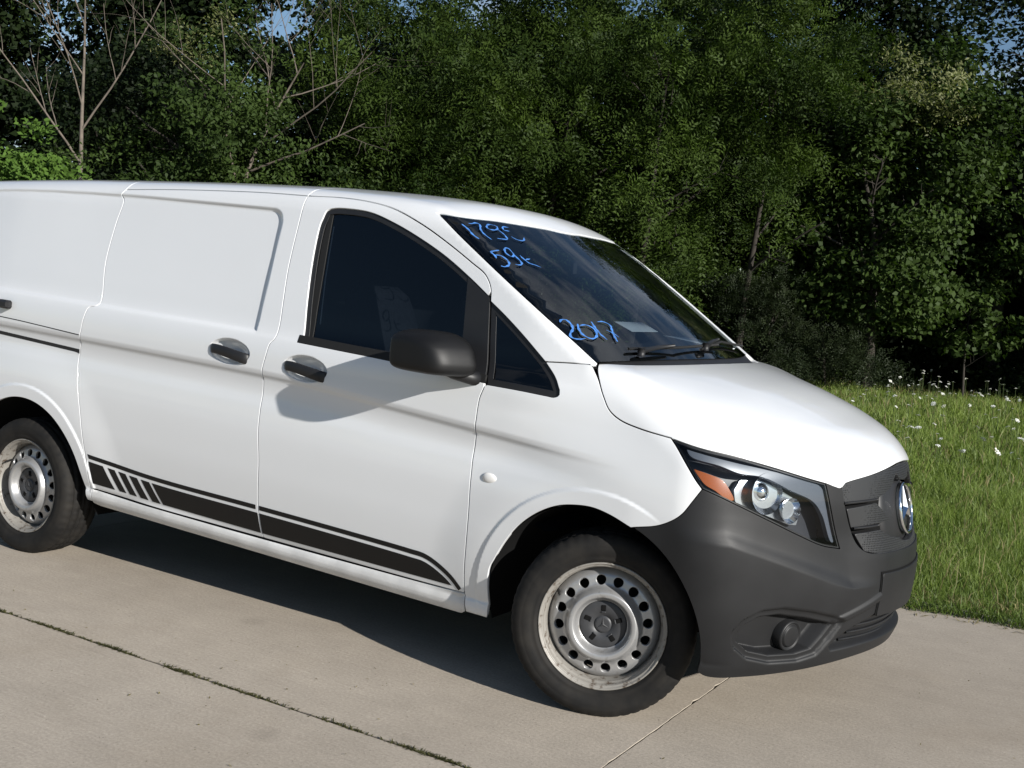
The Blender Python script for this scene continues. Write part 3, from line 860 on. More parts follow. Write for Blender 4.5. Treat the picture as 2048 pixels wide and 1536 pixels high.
qrim = gpanel('window_border', qg, mapC, F_cabin, 'black_plastic', qglass, -.008, gap=.001, holes=[inset(qg, .022)], depth=.010)
ql = mirror_obj(qglass); mirror_obj(qrim, parent=ql)

# windscreen
wsn = S('ws_near')
bot = np.array([(y, 1.272 + .022*(1-(abs(y)/.86)**2)) for y in np.linspace(-.868, 0, 30)])
def shield_x(y, h):
    o = np.stack([np.full(len(y), -1.4), y, h], 1)
    return solve(F_cabin, o, np.tile([1., 0, 0], (len(y), 1)), .2, 1.9, 80)
bp = dom_axis(shield_x(bot[:, 0], bot[:, 1]))
wsh = loop(bp[::-1], wsn, wst[1:])
ws_out = loop(wsh, mir(wsh)*np.array([1, FARK]))
windscreen = gpanel('windscreen', ws_out, mapA, F_cabin, 'screen_glass', van, -.004, step=.05, gap=.003, depth=0)
frit_in = []
yy = np.linspace(-.80, 0, 26)
fb_ = dom_axis(shield_x(yy, 1.318 + .022*(1-(np.abs(yy)/.86)**2)))
nin = wsn.copy(); 
half_in = loop(fb_[::-1], L2(fb_[0], (-.88, fb_[0, 1]*.0 + wsn[-1, 1]*.955), step=.02) if False else even(np.array([fb_[0], dom_axis(shield_x(np.array([-.775]), np.array([1.55])))[0], dom_axis(shield_x(np.array([-.715]), np.array([1.732])))[0]]), .02), even(np.array([dom_axis(shield_x(np.array([-.715]), np.array([1.732])))[0], dom_axis(shield_x(np.array([-.35]), np.array([1.742])))[0], dom_axis(shield_x(np.array([-.001]), np.array([1.745])))[0]]), .02))
frit = gpanel('black_border', ws_out, mapA, F_cabin, 'gap_dark', windscreen, -.007, step=.04, gap=.003, holes=[loop(half_in, mir(half_in))])
# writing in blue marker on the glass
for k in sorted(OUT):
    if k.startswith('ink'):
        c = smooth_curve(OUT[k], .008); t = np.gradient(c, axis=0); t /= np.linalg.norm(t, axis=1)[:, None]+1e-9
        w = .0029*(1 + .35*np.sin(np.arange(len(c))*1.7 + int(k[3:]))) * np.clip(np.minimum(np.arange(len(c)), np.arange(len(c))[::-1])/3 + .4, .4, 1)
        s_ = np.stack([-t[:, 1], t[:, 0]], 1)*w[:, None]
        q = np.vstack([c - s_, c + s_]); p = mapA(q); n = grad(F_cabin, p); n_ = len(c)
        make_obj('marker_stroke', B2W(p + n*.002), [(i, i+1, n_+i+1, n_+i) for i in range(n_-1)], 'ink_blue', windscreen)

# cowl between screen and bonnet, wipers
yy = np.linspace(-.83, .83, 60)
top = shield_x(yy, 1.290 + .020*(1-(np.abs(yy)/.86)**2)); top[:, 0] -= .012; top[:, 2] -= .004
xr = np.interp(np.abs(yy), np.abs(rear[:, 1])[::-1], rear[:, 0][::-1])
lowc = np.stack([xr + .012, yy, Hood(xr + .012, yy) - .022], 1)
mid = .5*(top + lowc) - [0, 0, .008]
V = np.vstack([top, mid, lowc]); k = len(yy)
make_obj('cowl', B2W(V), [(r*k+i, r*k+i+1, (r+1)*k+i+1, (r+1)*k+i) for r in range(2) for i in range(k-1)], 'black_plastic', van)
def on_screen(y, h, off):
    p = shield_x(np.array([y]), np.array([h])); return (p + grad(F_cabin, p)*off)[0]
for (ya, ha, yb, hb, yc_, hc_) in ((-.60, 1.298, -.34, 1.318, .16, 1.330), (-.02, 1.325, .22, 1.345, .66, 1.318)):
    w = empty('wiper'); w.parent = van
    a, b_, c = on_screen(ya, ha, .022), on_screen(yb, hb, .028), on_screen(yc_, hc_, .020)
    m = MB(); m.tube([a, .5*(a+b_) + [0, 0, .004], b_], [.011, .009, .006]); m.tube([a - [.0, 0, .02], a + [0, 0, .012]], .016)
    m.build('wiper_arm', 'black_plastic', w, True, True)
    d0 = on_screen(yb - .30, min(hb, 1.325) - .006, .010)
    m = MB(); m.tube([d0, b_*.9 + .1*c - [0, 0, .008], c], .006, 6); m.build('wiper_blade', 'rubber', w, True, True)

# --- black stripes and other flat decals on the right-hand doors
def decal(name, out, parent, off=.0012, mat='decal_black', step=.05, both_=True):
    o = panel(name, out, mapC, F_cabin, mat, parent, step=step, gap=0., off=off, depth=0)
    return o
st = S('stripe_top', .01)
def stripe_at(dh, x0, x1):
    """the line dh below the top stripe edge, following its curl at the front"""
    c = inset_open(st, dh); c = c[(c[:, 0] >= x0) & (c[:, 0] <= x1)]; return c
def inset_open(c, d):
    t = np.gradient(c, axis=0); t /= np.linalg.norm(t, axis=1)[:, None]
    return c + np.stack([t[:, 1], -t[:, 0]], 1)*d
xB = OUT['gapB'][-2][0]
def clipx(c, a, b):
    return c[(c[:, 0] > a) & (c[:, 0] < b)]
def gx(h): return np.interp(-h, -gapB[:, 1], gapB[:, 0])
hb0 = .322
for dname, dpar, xa, xb in (('slide', sliding_door, -2.715, None), ('front', front_door, None, -.602)):
    for (d0, d1) in ((0., .020),):
        t0 = inset_open(st, d0); t1 = inset_open(st, d1)
        xg = gx(.43)
        if dname == 'slide': t0 = clipx(t0, -2.729, xg - .004); t1 = clipx(t1, -2.727, xg - .004)
        else: t0 = clipx(t0, xg + .004, -.600); t1 = clipx(t1, xg + .004, -.606); t1 = t1[t1[:, 1] > .312]
        decal('stripe', loop(t0, t1[::-1]), dpar)
    t = inset_open(st, .034)
    if dname == 'slide':
        xg = gx(.37)
        hb_ = lambda x: np.interp(x, [-2.73, -2.3, -1.6], [.331, .320, .318])
        tt = lambda x: float(np.interp(x, t[:, 0], t[:, 1]))
        x0 = OUT['misc_side'][6][0]
        blocks = [(-2.722, -2.628), (-2.598, -2.553), (-2.530, -2.482), (-2.458, -2.405), (-2.380, -2.325), (-2.310, None)]
        sh = .062
        for a, b_ in blocks:
            if b_ is None:
                c = clipx(t, a, gx(.40) - .004)
                o = loop(c, L2(c[-1], (gx(.33) - .004, hb_(-1.64))), L2((gx(.33) - .004, hb_(-1.64)), (a + sh, hb_(a + sh))), L2((a + sh, hb_(a + sh)), c[0]))
            else:
                a2 = a + sh if a > -2.7 else a + .012
                o = loop(L2((a, tt(a)), (b_, tt(b_))), L2((b_, tt(b_)), (b_ + sh, hb_(b_ + sh))), L2((b_ + sh, hb_(b_ + sh)), (a2, hb_(a2))), L2((a2, hb_(a2)), (a, tt(a))))
            decal('stripe_block', o, dpar)
    else:
        xg = gx(.40)
        c = clipx(t, xg + .004, -.60); c = c[c[:, 1] > .322]
        o = loop(c, L2(c[-1], (gx(.33) + .004, .318)), L2((gx(.33) + .004, .318), c[0]))
        decal('stripe_block', o, dpar)

# --- door handles, side marker, sliding rail
def handle(hx, hh, parent):
    p = mapC(np.array([[hx, hh]]))[0]; y = -p[1] - .004
    root = .955
    m = MB()
    pts = [(-.112, .002, -.012), (-.100, .006, .010), (-.060, .006, .022), (0, .0, .028), (.060, -.008, .026), (.098, -.014, .014), (.113, -.014, -.012)]
    xs_ = np.array([t[0] for t in pts])
    c = smooth_curve(np.array([(hx + t[0], -(root - .004 + t[2]*.75), hh - .006 + t[1]) for t in pts]), .012)
    n_ = len(c); seg = 10
    V = []; 
    for i in range(n_):
        u = i/(n_-1)
        e_ = min(1., .35 + 2.6*math.sqrt(max(0., u*(1-u)))); ry = (.0205 + .003*u)*e_; rx = .0105*e_
        t = c[min(i+1, n_-1)] - c[max(i-1, 0)]; t /= np.linalg.norm(t)
        a = np.array([0, 0, 1.]); b = np.cross(t, a); b /= np.linalg.norm(b); a = np.cross(b, t)
        an_ = 2*math.pi*np.arange(seg)/seg
        V.append(c[i] + ry*np.sign(np.sin(an_))[:, None]*np.abs(np.sin(an_))[:, None]**.6*a + rx*np.sign(np.cos(an_))[:, None]*np.abs(np.cos(an_))[:, None]**.6*b)
    F_ = [(i*seg+j, i*seg+(j+1) % seg, (i+1)*seg+(j+1) % seg, (i+1)*seg+j) for i in range(n_-1) for j in range(seg)] + [tuple(range(seg)), tuple(range((n_-1)*seg, n_*seg))]
    m.add(np.vstack(V), F_)
    return m.build('door_handle', 'black_plastic', parent, True, True)
h1 = handle(*HANDLES[1], front_door); mirror_obj(h1, parent=door_l)
h2 = handle(*HANDLES[0], sliding_door); mirror_obj(h2, parent=slide_l)

mx, mh = OUT['misc_side'][2]
pm = mapC(np.array([[mx, mh]]))[0]
uu, vv = np.meshgrid(np.linspace(0, math.pi/2, 9), np.linspace(0, 2*math.pi, 33)[:-1])
V = np.stack([mx + .034*np.sin(uu)*np.cos(vv)*(1 + .15*np.cos(vv)), pm[1] + .002 - .010*np.cos(uu), mh + .020*np.sin(uu)*np.sin(vv)], -1).reshape(-1, 3)
F_ = [(i*9+j, ((i+1) % 32)*9+j, ((i+1) % 32)*9+j+1, i*9+j+1) for i in range(32) for j in range(8)]
sm = make_obj('side_marker', B2W(V), F_, 'marker_lens', fender); mirror_obj(sm, parent=fender_l)

rail = loop(L2((-3.95, .985), (-2.832, .957)), L2((-2.832, .957), (-2.832, .936)), L2((-2.832, .936), (-2.86, .941), (-3.95, .968)), L2((-3.95, .968), (-3.95, .985)))
gpanel('sliding_rail', rail, mapC, F_cabin, 'black_plastic', quarter, .0015, gap=0.)
lid = L2((-3.95, 1.055), (-3.25, 1.043), (-2.815, 1.028))
p = mapC(lid); ribbon('panel_seam', p, grad(F_cabin, p), .004, 'gap_dark', quarter, .0008)
m = MB(); pk = mapC(np.array([[-3.355, 1.112]]))[0]
m.box(-3.365, pk[1] - .014, 1.112, .085, .040, .042, .010)
m.build('rail_end_cover', 'black_plastic', quarter, False, True)  # black cover block at the end of the sliding door rail
# --- headlights
hl = loop(S('hl_top', .008), S('hl_in', .008), S('hl_bot', .008), S('hl_rear', .008))
def headlight():
    root = empty('headlight'); root.parent = van
    parts = []
    parts.append(panel('lamp_cover', hl, mapN, F_lower, 'lamp_lens', root, step=.02, gap=.004, off=.000, depth=0))
    parts.append(panel('lamp_housing', hl, mapN, F_lower, 'lamp_dark', root, step=.03, gap=.004, off=-.085, depth=0))
    parts.append(panel('lamp_bezel', hl, mapN, F_lower, 'black_plastic', root, step=.03, gap=.003, off=-.003, depth=.082, roll=.0005, holes=[inset(hl, .0065)], hgap=0.))
    d = smooth_curve(np.vstack([OUT['drl'], OUT['drl'][:1]]), .008)[:-1]
    parts.append(panel('light_strip', d, mapN, F_lower, 'drl_grey', root, step=.02, gap=.002, off=-.014, depth=.02))
    rp = even(np.vstack([OUT['lampback'], OUT['lampback'][:1]]), .008)[:-1]
    parts.append(panel('reflector_plate', rp, mapN, F_lower, 'lamp_chrome', root, step=.02, gap=.001, off=-.052, depth=.02))
    am = smooth_curve(np.vstack([OUT['amber'], OUT['amber'][:1]]), .006)[:-1]
    parts.append(panel('indicator_lens', am, mapN, F_lower, 'amber', root, step=.012, gap=.001, off=-.010, depth=.03))
    for i, (c, r, dep) in enumerate(zip(OUT['lampcentres'][:2], (.074, .046), (.026, .026))):
        p = mapN(np.array([c])); n = grad(F_lower, p)[0]; p = p[0]
        ax = n*.55 + np.array([.75, -.25, .0]); ax /= np.linalg.norm(ax)
        rr = np.linspace(.012, r, 12); prof = [(t, -dep - .055*(1 - (t/r)**2)) for t in rr]
        V, F_ = lathe(prof, 40)
        u = np.cross(ax, [0, 0, 1.]); u /= np.linalg.norm(u); w = np.cross(u, ax)
        M = np.stack([u, -ax, w], 1)
        parts.append(make_obj('reflector', B2W(V @ M.T + p), F_, 'reflector', root))
        if i < 2:
            uu, vv = np.meshgrid(np.linspace(0, math.pi/2, 10), np.linspace(0, 2*math.pi, 25)[:-1])
            rb = .036 if i == 0 else .014
            V = np.stack([rb*np.sin(uu)*np.cos(vv), -(rb*np.cos(uu) - dep - .045), rb*np.sin(uu)*np.sin(vv)], -1).reshape(-1, 3)
            F_ = [(a*10+b, ((a+1) % 24)*10+b, ((a+1) % 24)*10+b+1, a*10+b+1) for a in range(24) for b in range(9)]
            parts.append(make_obj('bulb_cap', B2W(V @ M.T + p), F_, 'chrome', root))
    return root, parts
hl_r, hp = headlight()
hl_l = empty('headlight'); hl_l.parent = van
for o in hp: mirror_obj(o, parent=hl_l)

# --- grille
m, n, l, b = new_mat('grille_mesh')
tc = n.new('ShaderNodeTexCoord'); vo = n.new('ShaderNodeTexVoronoi'); vo.inputs['Scale'].default_value = 125.; vo.inputs['Randomness'].default_value = .15
sc = n.new('ShaderNodeMapping'); sc.inputs['Scale'].default_value = (.05, 1., 1.); l.new(tc.outputs['Object'], sc.inputs[0]); l.new(sc.outputs[0], vo.inputs['Vector'])
mr = n.new('ShaderNodeMapRange'); mr.inputs['From Min'].default_value = .22; mr.inputs['From Max'].default_value = .38; l.new(vo.outputs['Distance'], mr.inputs['Value'])
cr = n.new('ShaderNodeMix'); cr.data_type = 'RGBA'; cr.inputs['A'].default_value = (.004, .004, .004, 1); cr.inputs['B'].default_value = (.019, .0193, .0205, 1)
l.new(mr.outputs[0], cr.inputs['Factor']); l.new(cr.outputs['Result'], b.inputs['Base Color'])
bp_ = n.new('ShaderNodeBump'); bp_.inputs['Distance'].default_value = .004; l.new(mr.outputs[0], bp_.inputs['Height']); l.new(bp_.outputs[0], b.inputs['Normal'])
b.inputs['Roughness'].default_value = .5
grille = empty('grille'); grille.parent = van
top_c = np.vstack([hfc])
gh = loop(gi[::-1], hfi[-1:], hfc)
FLn = lambda x, y, h: F_lower(x, y, h, False)
mapNn = map_nose(FLn)
gfull = loop(gh, mirn(gh))
panel('grille_backing', gfull, mapNn, FLn, 'gap_dark', grille, step=.03, gap=-.004, off=-.045, depth=0)
def poly(name): return even(np.vstack([OUT[name], OUT[name][:1]]), .008)[:-1]
SY, SH = 0.0, .826
def dish_cut(pl):
    return pl
for nm, off, mt in (('gr_top', -.006, 'grille_mesh'), ('gr_mid', -.006, 'grille_mesh'), ('gr_low', -.006, 'grille_mesh')):
    o = panel('grille_blade', poly(nm), mapNn, FLn, mt, grille, step=.02, gap=.001, off=off, depth=.022, roll=.003); mirror_obj(o)
ctop = loop(L2((-.10, .992), (0, .998), (.10, .992)), L2((.10, .992), (.105, .975), (.06, .945), (0, .938), (-.06, .945), (-.105, .975), (-.10, .992)))
panel('grille_blade', ctop, mapNn, FLn, 'grille_mesh', grille, step=.02, gap=.001, off=-.006, depth=.022, roll=.003)
clow = loop(L2((-.105, .684), (-.12, .725), (-.06, .712), (0, .708), (.06, .712), (.12, .725), (.105, .684)), L2((.105, .684), (0, .682), (-.105, .684)))
panel('grille_blade', clow, mapNn, FLn, 'grille_mesh', grille, step=.02, gap=.001, off=-.006, depth=.022, roll=.003)
for nm in ('gr_lip1', 'gr_lip2'):
    p = mapNn(S(nm, .02)); nn_ = grad(FLn, p)
    mb = MB(); mb.tube(p + nn_*.000, .005, 6); o = mb.build('grille_lip', 'grey_plastic', grille, True, True); mirror_obj(o)
# dish and star in the middle: local frame on the sloping nose
sx = float(Nose(np.array([0.]), np.array([SH]), False)[0])
fx = np.array([1, 0, .22]); fx /= np.linalg.norm(fx); fy = np.array([0, 1., 0]); fz = np.cross(fx, fy)
if fz[2] < 0: fz = -fz
SO = np.array([sx - .012, 0, SH])
def local(V): V = np.asarray(V); return SO + V[:, :1]*fx + V[:, 1:2]*fy + V[:, 2:3]*fz
def lathe_x(prof, seg=64):
    V, F_ = lathe(prof, seg); return np.stack([-V[:, 1], V[:, 0], V[:, 2]], 1), F_
V, F_ = lathe_x([(.0, -.012), (.070, -.014), (.096, -.014), (.104, -.018), (.125, -.026), (.170, -.040), (.200, -.050), (.21, -.07)])
make_obj('grille_dish', B2W(local(V)), F_, 'black_plastic', grille)
th = np.linspace(0, 2*math.pi, 17)[:-1]
V, F_ = lathe_x([(.094 + .0065*math.cos(t), .000 + .008*math.sin(t)) for t in list(th) + [0]])
make_obj('emblem_ring', B2W(local(V)), F_, 'chrome', grille)
V = []; F_ = []
for k in range(3):
    a = math.pi/2 + k*2*math.pi/3; d = np.array([math.cos(a), math.sin(a)]); s_ = np.array([-d[1], d[0]])
    pk = np.array([0, 0.]); tip = d*.093
    a1 = math.pi/3; e1 = np.array([math.cos(a+a1), math.sin(a+a1)])*.017; e2 = np.array([math.cos(a-a1), math.sin(a-a1)])*.017
    i0 = len(V)
    V += [(.012, 0, 0), (-.004, *e1), (.001, *tip), (-.004, *e2), (.004, *(tip*.97))]
    F_ += [(i0, i0+1, i0+2), (i0, i0+2, i0+3)]
make_obj('emblem_star', B2W(local(V)), F_, 'chrome', grille, None, False)

# --- number-plate mount, fog lamps
pmount = loop(L2((-.262, .455), (-.262, .612)), L2((-.262, .612), (.262, .612)), L2((.262, .612), (.262, .455)), L2((.262, .455), (-.262, .455)))
panel('plate_mount', pmount, mapNn, FLn, 'grey_plastic', bumper, step=.03, gap=.0, off=.007, depth=.012, roll=.003)
shade_out = loop(L2((-.272, .455), (-.272, .622)), L2((-.272, .622), (.272, .622)), L2((.272, .622), (.272, .455)), L2((.272, .455), (-.272, .455)))
panel('plate_painted_shadow', shade_out, mapNn, FLn, 'gap_dark', bumper, step=.05, gap=.0, off=.0022, depth=0)  # flat dark sheet painted as the shadow around the plate mount
pf = mapNn(np.array([OUT['misc_nose'][0]])); nf = grad(FLn, pf)[0]; pf = pf[0]
ax = nf*.75 + np.array([.42, 0, 0]); ax /= np.linalg.norm(ax)
u = np.cross(ax, [0, 0, 1.]); u /= np.linalg.norm(u); w = np.cross(u, ax); M = np.stack([u, -ax, w], 1)
V, F_ = lathe([(.0, .004), (.034, .004), (.040, .002), (.041, -.004), (.046, -.004), (.049, .002), (.054, .002), (.058, -.004), (.060, -.05)], 48)
o = make_obj('fog_lamp_cap', B2W(V @ M.T + pf - ax*.042), F_, 'grey_plastic', bumper); mirror_obj(o)
for k in range(4):
    hh = .36 + .026*k
    yy = np.linspace(-.40 + .03*k, .40 - .03*k, 30)
    xx = Nose(yy, np.full(30, hh), False) - .034
    mb = MB(); mb.tube(np.stack([xx, yy, np.full(30, hh)], 1), .005, 6); mb.build('intake_slat', 'black_plastic', bumper, True, True)

# --- mirrors
def mirror_unit():
    root = empty('door_mirror'); root.parent = front_door
    c = (-.715, -1.07, 1.228); a_ = (.124, .096, .080); nn_ = 36; e = .45
    u, v = np.meshgrid(np.linspace(-math.pi/2, math.pi/2, nn_), np.linspace(0, 2*math.pi, 2*nn_+1)[:-1])
    f = lambda t, q: np.sign(t)*np.abs(t)**q
    x = f(np.cos(u), e)*f(np.cos(v), e); y = f(np.cos(u), e)*f(np.sin(v), e); z = f(np.sin(u), e)
    X = c[0] + a_[0]*x; Y = c[1] + a_[1]*y
    zf = np.sign(z)*np.abs(z)**np.where(z < 0, .75, 1.)
    Z = c[2] + a_[2]*zf
    Z = Z - .018*sstep(.1, 1., -y)*np.clip(z, 0, 1)              # the top falls towards the outer end
    X = X - .055*np.clip(z + .15, 0, 1)**1.2*sstep(-.3, .6, x)    # above the ridge the front leans back
    X = np.maximum(X, c[0] - .8*a_[0]) + .45*(Y - c[1])
    V = np.stack([X, Y, Z], -1).reshape(-1, 3); k = 2*nn_
    F_ = [(i*nn_+j, ((i+1) % k)*nn_+j, ((i+1) % k)*nn_+j+1, i*nn_+j+1) for i in range(k) for j in range(nn_-1)]
    parts = [make_obj('mirror_shell', B2W(V), F_, 'mirror_plastic', root)]
    mb = MB(); mb.tube([(-.592, -.935, 1.142), (-.61, -.965, 1.146), (-.66, -1.01, 1.158), (-.70, -1.05, 1.18)], [.030, .026, .024, .020], 12)
    parts.append(mb.build('mirror_arm', 'black_plastic', root, True, True))
    th = np.linspace(0, 2*math.pi, 33)[:-1]; xb = c[0] - .8*a_[0] - .002
    ring = np.stack([np.full(32, xb) + .45*(.078*f(np.cos(th), .6)), c[1] + .078*f(np.cos(th), .6), c[2] + .062*f(np.sin(th), .6)], 1)
    parts.append(make_obj('mirror_glass', B2W(ring), [tuple(range(32))], 'chrome', root, None, False))
    return root, parts
mr_, mp_ = mirror_unit()
ml_ = empty('door_mirror'); ml_.parent = door_l
for o in mp_: mirror_obj(o, parent=ml_)

# --- wheels
m, n, l, b = new_mat('tyre')
tc = n.new('ShaderNodeTexCoord'); t = n.new('ShaderNodeTexNoise'); t.inputs['Scale'].default_value = 14; t.inputs['Detail'].default_value = 8
l.new(tc.outputs['Object'], t.inputs['Vector'])
cr = n.new('ShaderNodeValToRGB'); cr.color_ramp.elements[0].color = (.0055, .0052, .005, 1); cr.color_ramp.elements[0].position = .35
cr.color_ramp.elements[1].color = (.017, .0150, .0125, 1); cr.color_ramp.elements[1].position = .75
l.new(t.outputs['Fac'], cr.inputs[0]); l.new(cr.outputs[0], b.inputs['Base Color'])
b.inputs['Roughness'].default_value = .78; b.inputs['Specular IOR Level'].default_value = .3
m, n, l, b = new_mat('wheel_steel')
tc = n.new('ShaderNodeTexCoord'); t = n.new('ShaderNodeTexNoise'); t.inputs['Scale'].default_value = 22; t.inputs['Detail'].default_value = 8; t.inputs['Roughness'].default_value = .65
l.new(tc.outputs['Object'], t.inputs['Vector'])
cr = n.new('ShaderNodeValToRGB'); e = cr.color_ramp.elements
e[0].position = .26; e[0].color = (.20, .185, .165, 1); e[1].position = .42; e[1].color = (.36, .36, .36, 1)
l.new(t.outputs['Fac'], cr.inputs[0]); l.new(cr.outputs[0], b.inputs['Base Color'])
b.inputs['Metallic'].default_value = .55; b.inputs['Roughness'].default_value = .36
m, n, l, b = new_mat('wheel_flange')
tc = n.new('ShaderNodeTexCoord'); t = n.new('ShaderNodeTexNoise'); t.inputs['Scale'].default_value = 34; t.inputs['Detail'].default_value = 9; t.inputs['Roughness'].default_value = .7
l.new(tc.outputs['Object'], t.inputs['Vector'])
cr = n.new('ShaderNodeValToRGB'); e = cr.color_ramp.elements
e[0].position = .36; e[0].color = (.07, .05, .035, 1); e[1].position = .47; e[1].color = (.235, .222, .20, 1)
l.new(t.outputs['Fac'], cr.inputs[0]); l.new(cr.outputs[0], b.inputs['Base Color'])
b.inputs['Metallic'].default_value = .1; b.inputs['Roughness'].default_value = .5

half = [(.226, .078), (.233, .090), (.243, .100), (.249, .1035), (.252, .1030), (.262, .1080), (.276, .1125), (.290, .1125), (.294, .1115), (.297, .1122), (.308, .1085), (.318, .104), (.3255, .0975), (.3315, .090), (.3355, .080), (.3372, .068), (.3376, .060), (.329, .058), (.329, .049), (.3380, .047), (.3385, .017), (.330, .015), (.330, .006), (.3385, .004)]
prof = half + [(r, -t) for r, t in half[::-1]]
SEG = 216
TV, TF = lathe(prof, SEG)
TV = TV.reshape(SEG, len(prof), 3)
pr = np.array(prof); shoulder = (pr[:, 0] > .315) & (np.abs(pr[:, 1]) > .059)
rib = (pr[:, 0] > .336) & (np.abs(pr[:, 1]) < .05)
for i in range(SEG):
    if i % 4 == 0:
        TV[i, shoulder][:, [0, 2]] *= 1
        s_ = TV[i, shoulder]; s_[:, [0, 2]] *= .992; TV[i, shoulder] = s_
    if (i + 2) % 6 == 0:
        s_ = TV[i, rib]; s_[:, [0, 2]] *= .985; TV[i, rib] = s_
TV = TV.reshape(-1, 3)
# weight on the tyre: flat patch and a slight bulge
low_ = TV[:, 2] < -.24
TV[low_, 1] *= 1 + .10*np.clip((-.24 - TV[low_, 2])/.08, 0, 1)*np.clip(1 - np.abs(np.hypot(TV[low_, 0], TV[low_, 2]) - .29)/.06, 0, 1)
TV[:, 2] = np.maximum(TV[:, 2], -.3315)

dprof = pchip([.085, .094, .100, .110, .120, .130, .139, .148, .160, .178, .190, .198, .206], [-.014, -.006, .012, .0225, .0230, .012, -.008, -.016, -.018, -.021, -.028, -.037, -.052])
def map_disc(q):
    r = np.hypot(q[:, 0], q[:, 1]); return np.stack([q[:, 0], -(.070 + dprof(r)), q[:, 1]], 1)
def F_disc(x, y, h): return -(y + .070 + dprof(np.hypot(x, h)))
def circ(cx, cy, r, n_): t = 2*math.pi*np.arange(n_)/n_; return np.stack([cx + r*np.cos(t), cy + r*np.sin(t)], 1)
holes = [circ(.1635*math.cos(t), .1635*math.sin(t), .0200, 20) for t in 2*math.pi*(np.arange(16) + .35)/16]
rings = np.vstack([circ(0, 0, r, int(2*math.pi*r/.009)) for r in (.094, .099, .105, .11, .115, .12, .125, .130, .136, .142, .186, .192, .198)])
def wheel(parent, loc, steer, side):
    root = empty('wheel', loc); root.parent = parent; root.rotation_euler = (0, 0, steer + (0 if side < 0 else math.pi))
    return root
def wheel_parts(root):
    ty = make_obj('tyre', TV, TF, 'tyre', root)
    rim = panel('rim', circ(0, 0, .204, 120), map_disc, F_disc, 'wheel_steel', root, holes=[circ(0, 0, .088, 60)] + holes, step=.012, extra=rings, gap=0., depth=.010, roll=.0018, body=False, hgap=0.)
    fl = [(.2335, .084), (.2345, .092), (.2325, .0955), (.2290, .0950), (.2265, .090), (.2225, .0865), (.2205, .0870), (.2185, .084), (.2165, .074), (.2150, .066), (.2120, .064), (.2105, .058), (.2090, .030), (.200, .005), (.196, -.08)]
    V, F_ = lathe(fl, 96); make_obj('rim_flange', V, F_, 'wheel_flange', rim)
    V, F_ = lathe([(0, .062), (.022, .063), (.030, .0625), (.031, .0585), (.033, .0585), (.034, .061), (.080, .059), (.088, .055), (.0915, .048)], 60)
    cap = make_obj('hub_cap', V, F_, 'cap_grey', root)
    for k in range(5):
        a = 2*math.pi*(k + .28)/5
        Mz = np.array([[math.cos(a), 0, -math.sin(a)], [0, 1, 0], [math.sin(a), 0, math.cos(a)]])
        mb = MB(); V, F_ = box(.060, -.0603, 0, .022, .006, .017, .002); mb.add(V, F_, Mz); mb.build('cap_slot', 'gap_dark', cap)
        mb = MB(); V, F_ = box(.0455, -.0622, 0, .006, .007, .017, .002); mb.add(V, F_, Mz); mb.build('cap_rib', 'cap_grey', cap)
    mb = MB()
    for k in range(3):
        a = math.pi/2 + 2*math.pi*k/3 + .1; d = np.array([math.cos(a), math.sin(a)]); e1 = .005*np.array([math.cos(a+1.05), math.sin(a+1.05)]); e2 = .005*np.array([math.cos(a-1.05), math.sin(a-1.05)])
        mb.add([(0, -.0675, 0), (e1[0], -.0632, e1[1]), (d[0]*.027, -.0635, d[1]*.027), (e2[0], -.0632, e2[1])], [(0, 1, 2), (0, 2, 3)])
    mb.build('cap_star', 'cap_grey', cap)
    mb = MB(); a = 2.62; d = np.array([math.cos(a), 0, math.sin(a)])
    mb.tube([d*.203 + [0, -.040, 0], d*.194 + [0, -.075, 0], d*.190 + [0, -.086, 0]], [.005, .0045, .004], 8); mb.build('valve', 'rubber', rim)
    V, F_ = lathe([(0, -.02), (.155, -.02), (.155, -.05), (.19, -.06), (.20, -.10)], 40); make_obj('brake', V, F_, 'brake_dark', root)
w0 = wheel(van, (-.030, -.822, .3315), R_(20), -1); wheel_parts(w0)
def copy_wheel(loc, rz, spin=0.):
    r = w0.copy(); COL.objects.link(r); r.location = loc; r.rotation_euler = (0, spin, rz); r.rotation_mode = 'XYZ'
    def cp(src, par):
        for ch in list(src.children):
            c = ch.copy(); COL.objects.link(c); c.parent = par; cp(ch, c)
    cp(w0, r); return r
copy_wheel((-3.2, -.838, .3315), 0.)
copy_wheel((-.030, .822, .3315), R_(20) + math.pi)
copy_wheel((-3.2, .838, .3315), math.pi)

# --- arch liners, floor, engine-bay light blocker
for (ax_, az_, R), (y0, y1) in ((FA, (.955, .50)), (RA, (.95, .55))):
    an_ = np.radians(np.linspace(2, 178, 50)); rr = R + .012
    c = np.stack([ax_ + rr*np.cos(an_), 0*an_, az_ + rr*np.sin(an_)], 1); c = np.vstack([[(c[0, 0], 0, .25)], c, [(c[-1, 0], 0, .25)]])
    hb_q = np.stack([c[:, 0], c[:, 2] + RAKE*c[:, 0]], 1); yo = mapF(hb_q)[:, 1] + .008 if ax_ > -1 else mapC(hb_q)[:, 1] + .008
    V = np.vstack([c + np.stack([0*yo, yo, 0*yo], 1), c + [0, -y1, 0], [[ax_, -y1, az_]]]); k = len(c)
    lip = [(i, i+1, k+i+1, k+i) for i in range(k-1)] + [(k+i, k+i+1, 2*k) for i in range(k-1)]
    o = make_obj('arch_liner', V, lip, 'gap_dark', van); mirror_obj(o)
mb = MB(); mb.box(-1.62, 0, .285, 2.22, 1.72, .07); mb.box(-3.9, 0, .32, .56, 1.6, .07); mb.box(-3.2, 0, .40, .9, 1.08, .2); mb.box(0, 0, .40, .95, .98, .25); mb.box(.45, 0, .33, .30, 1.0, .05)
mb.build('underbody', 'gap_dark', van, False, True)
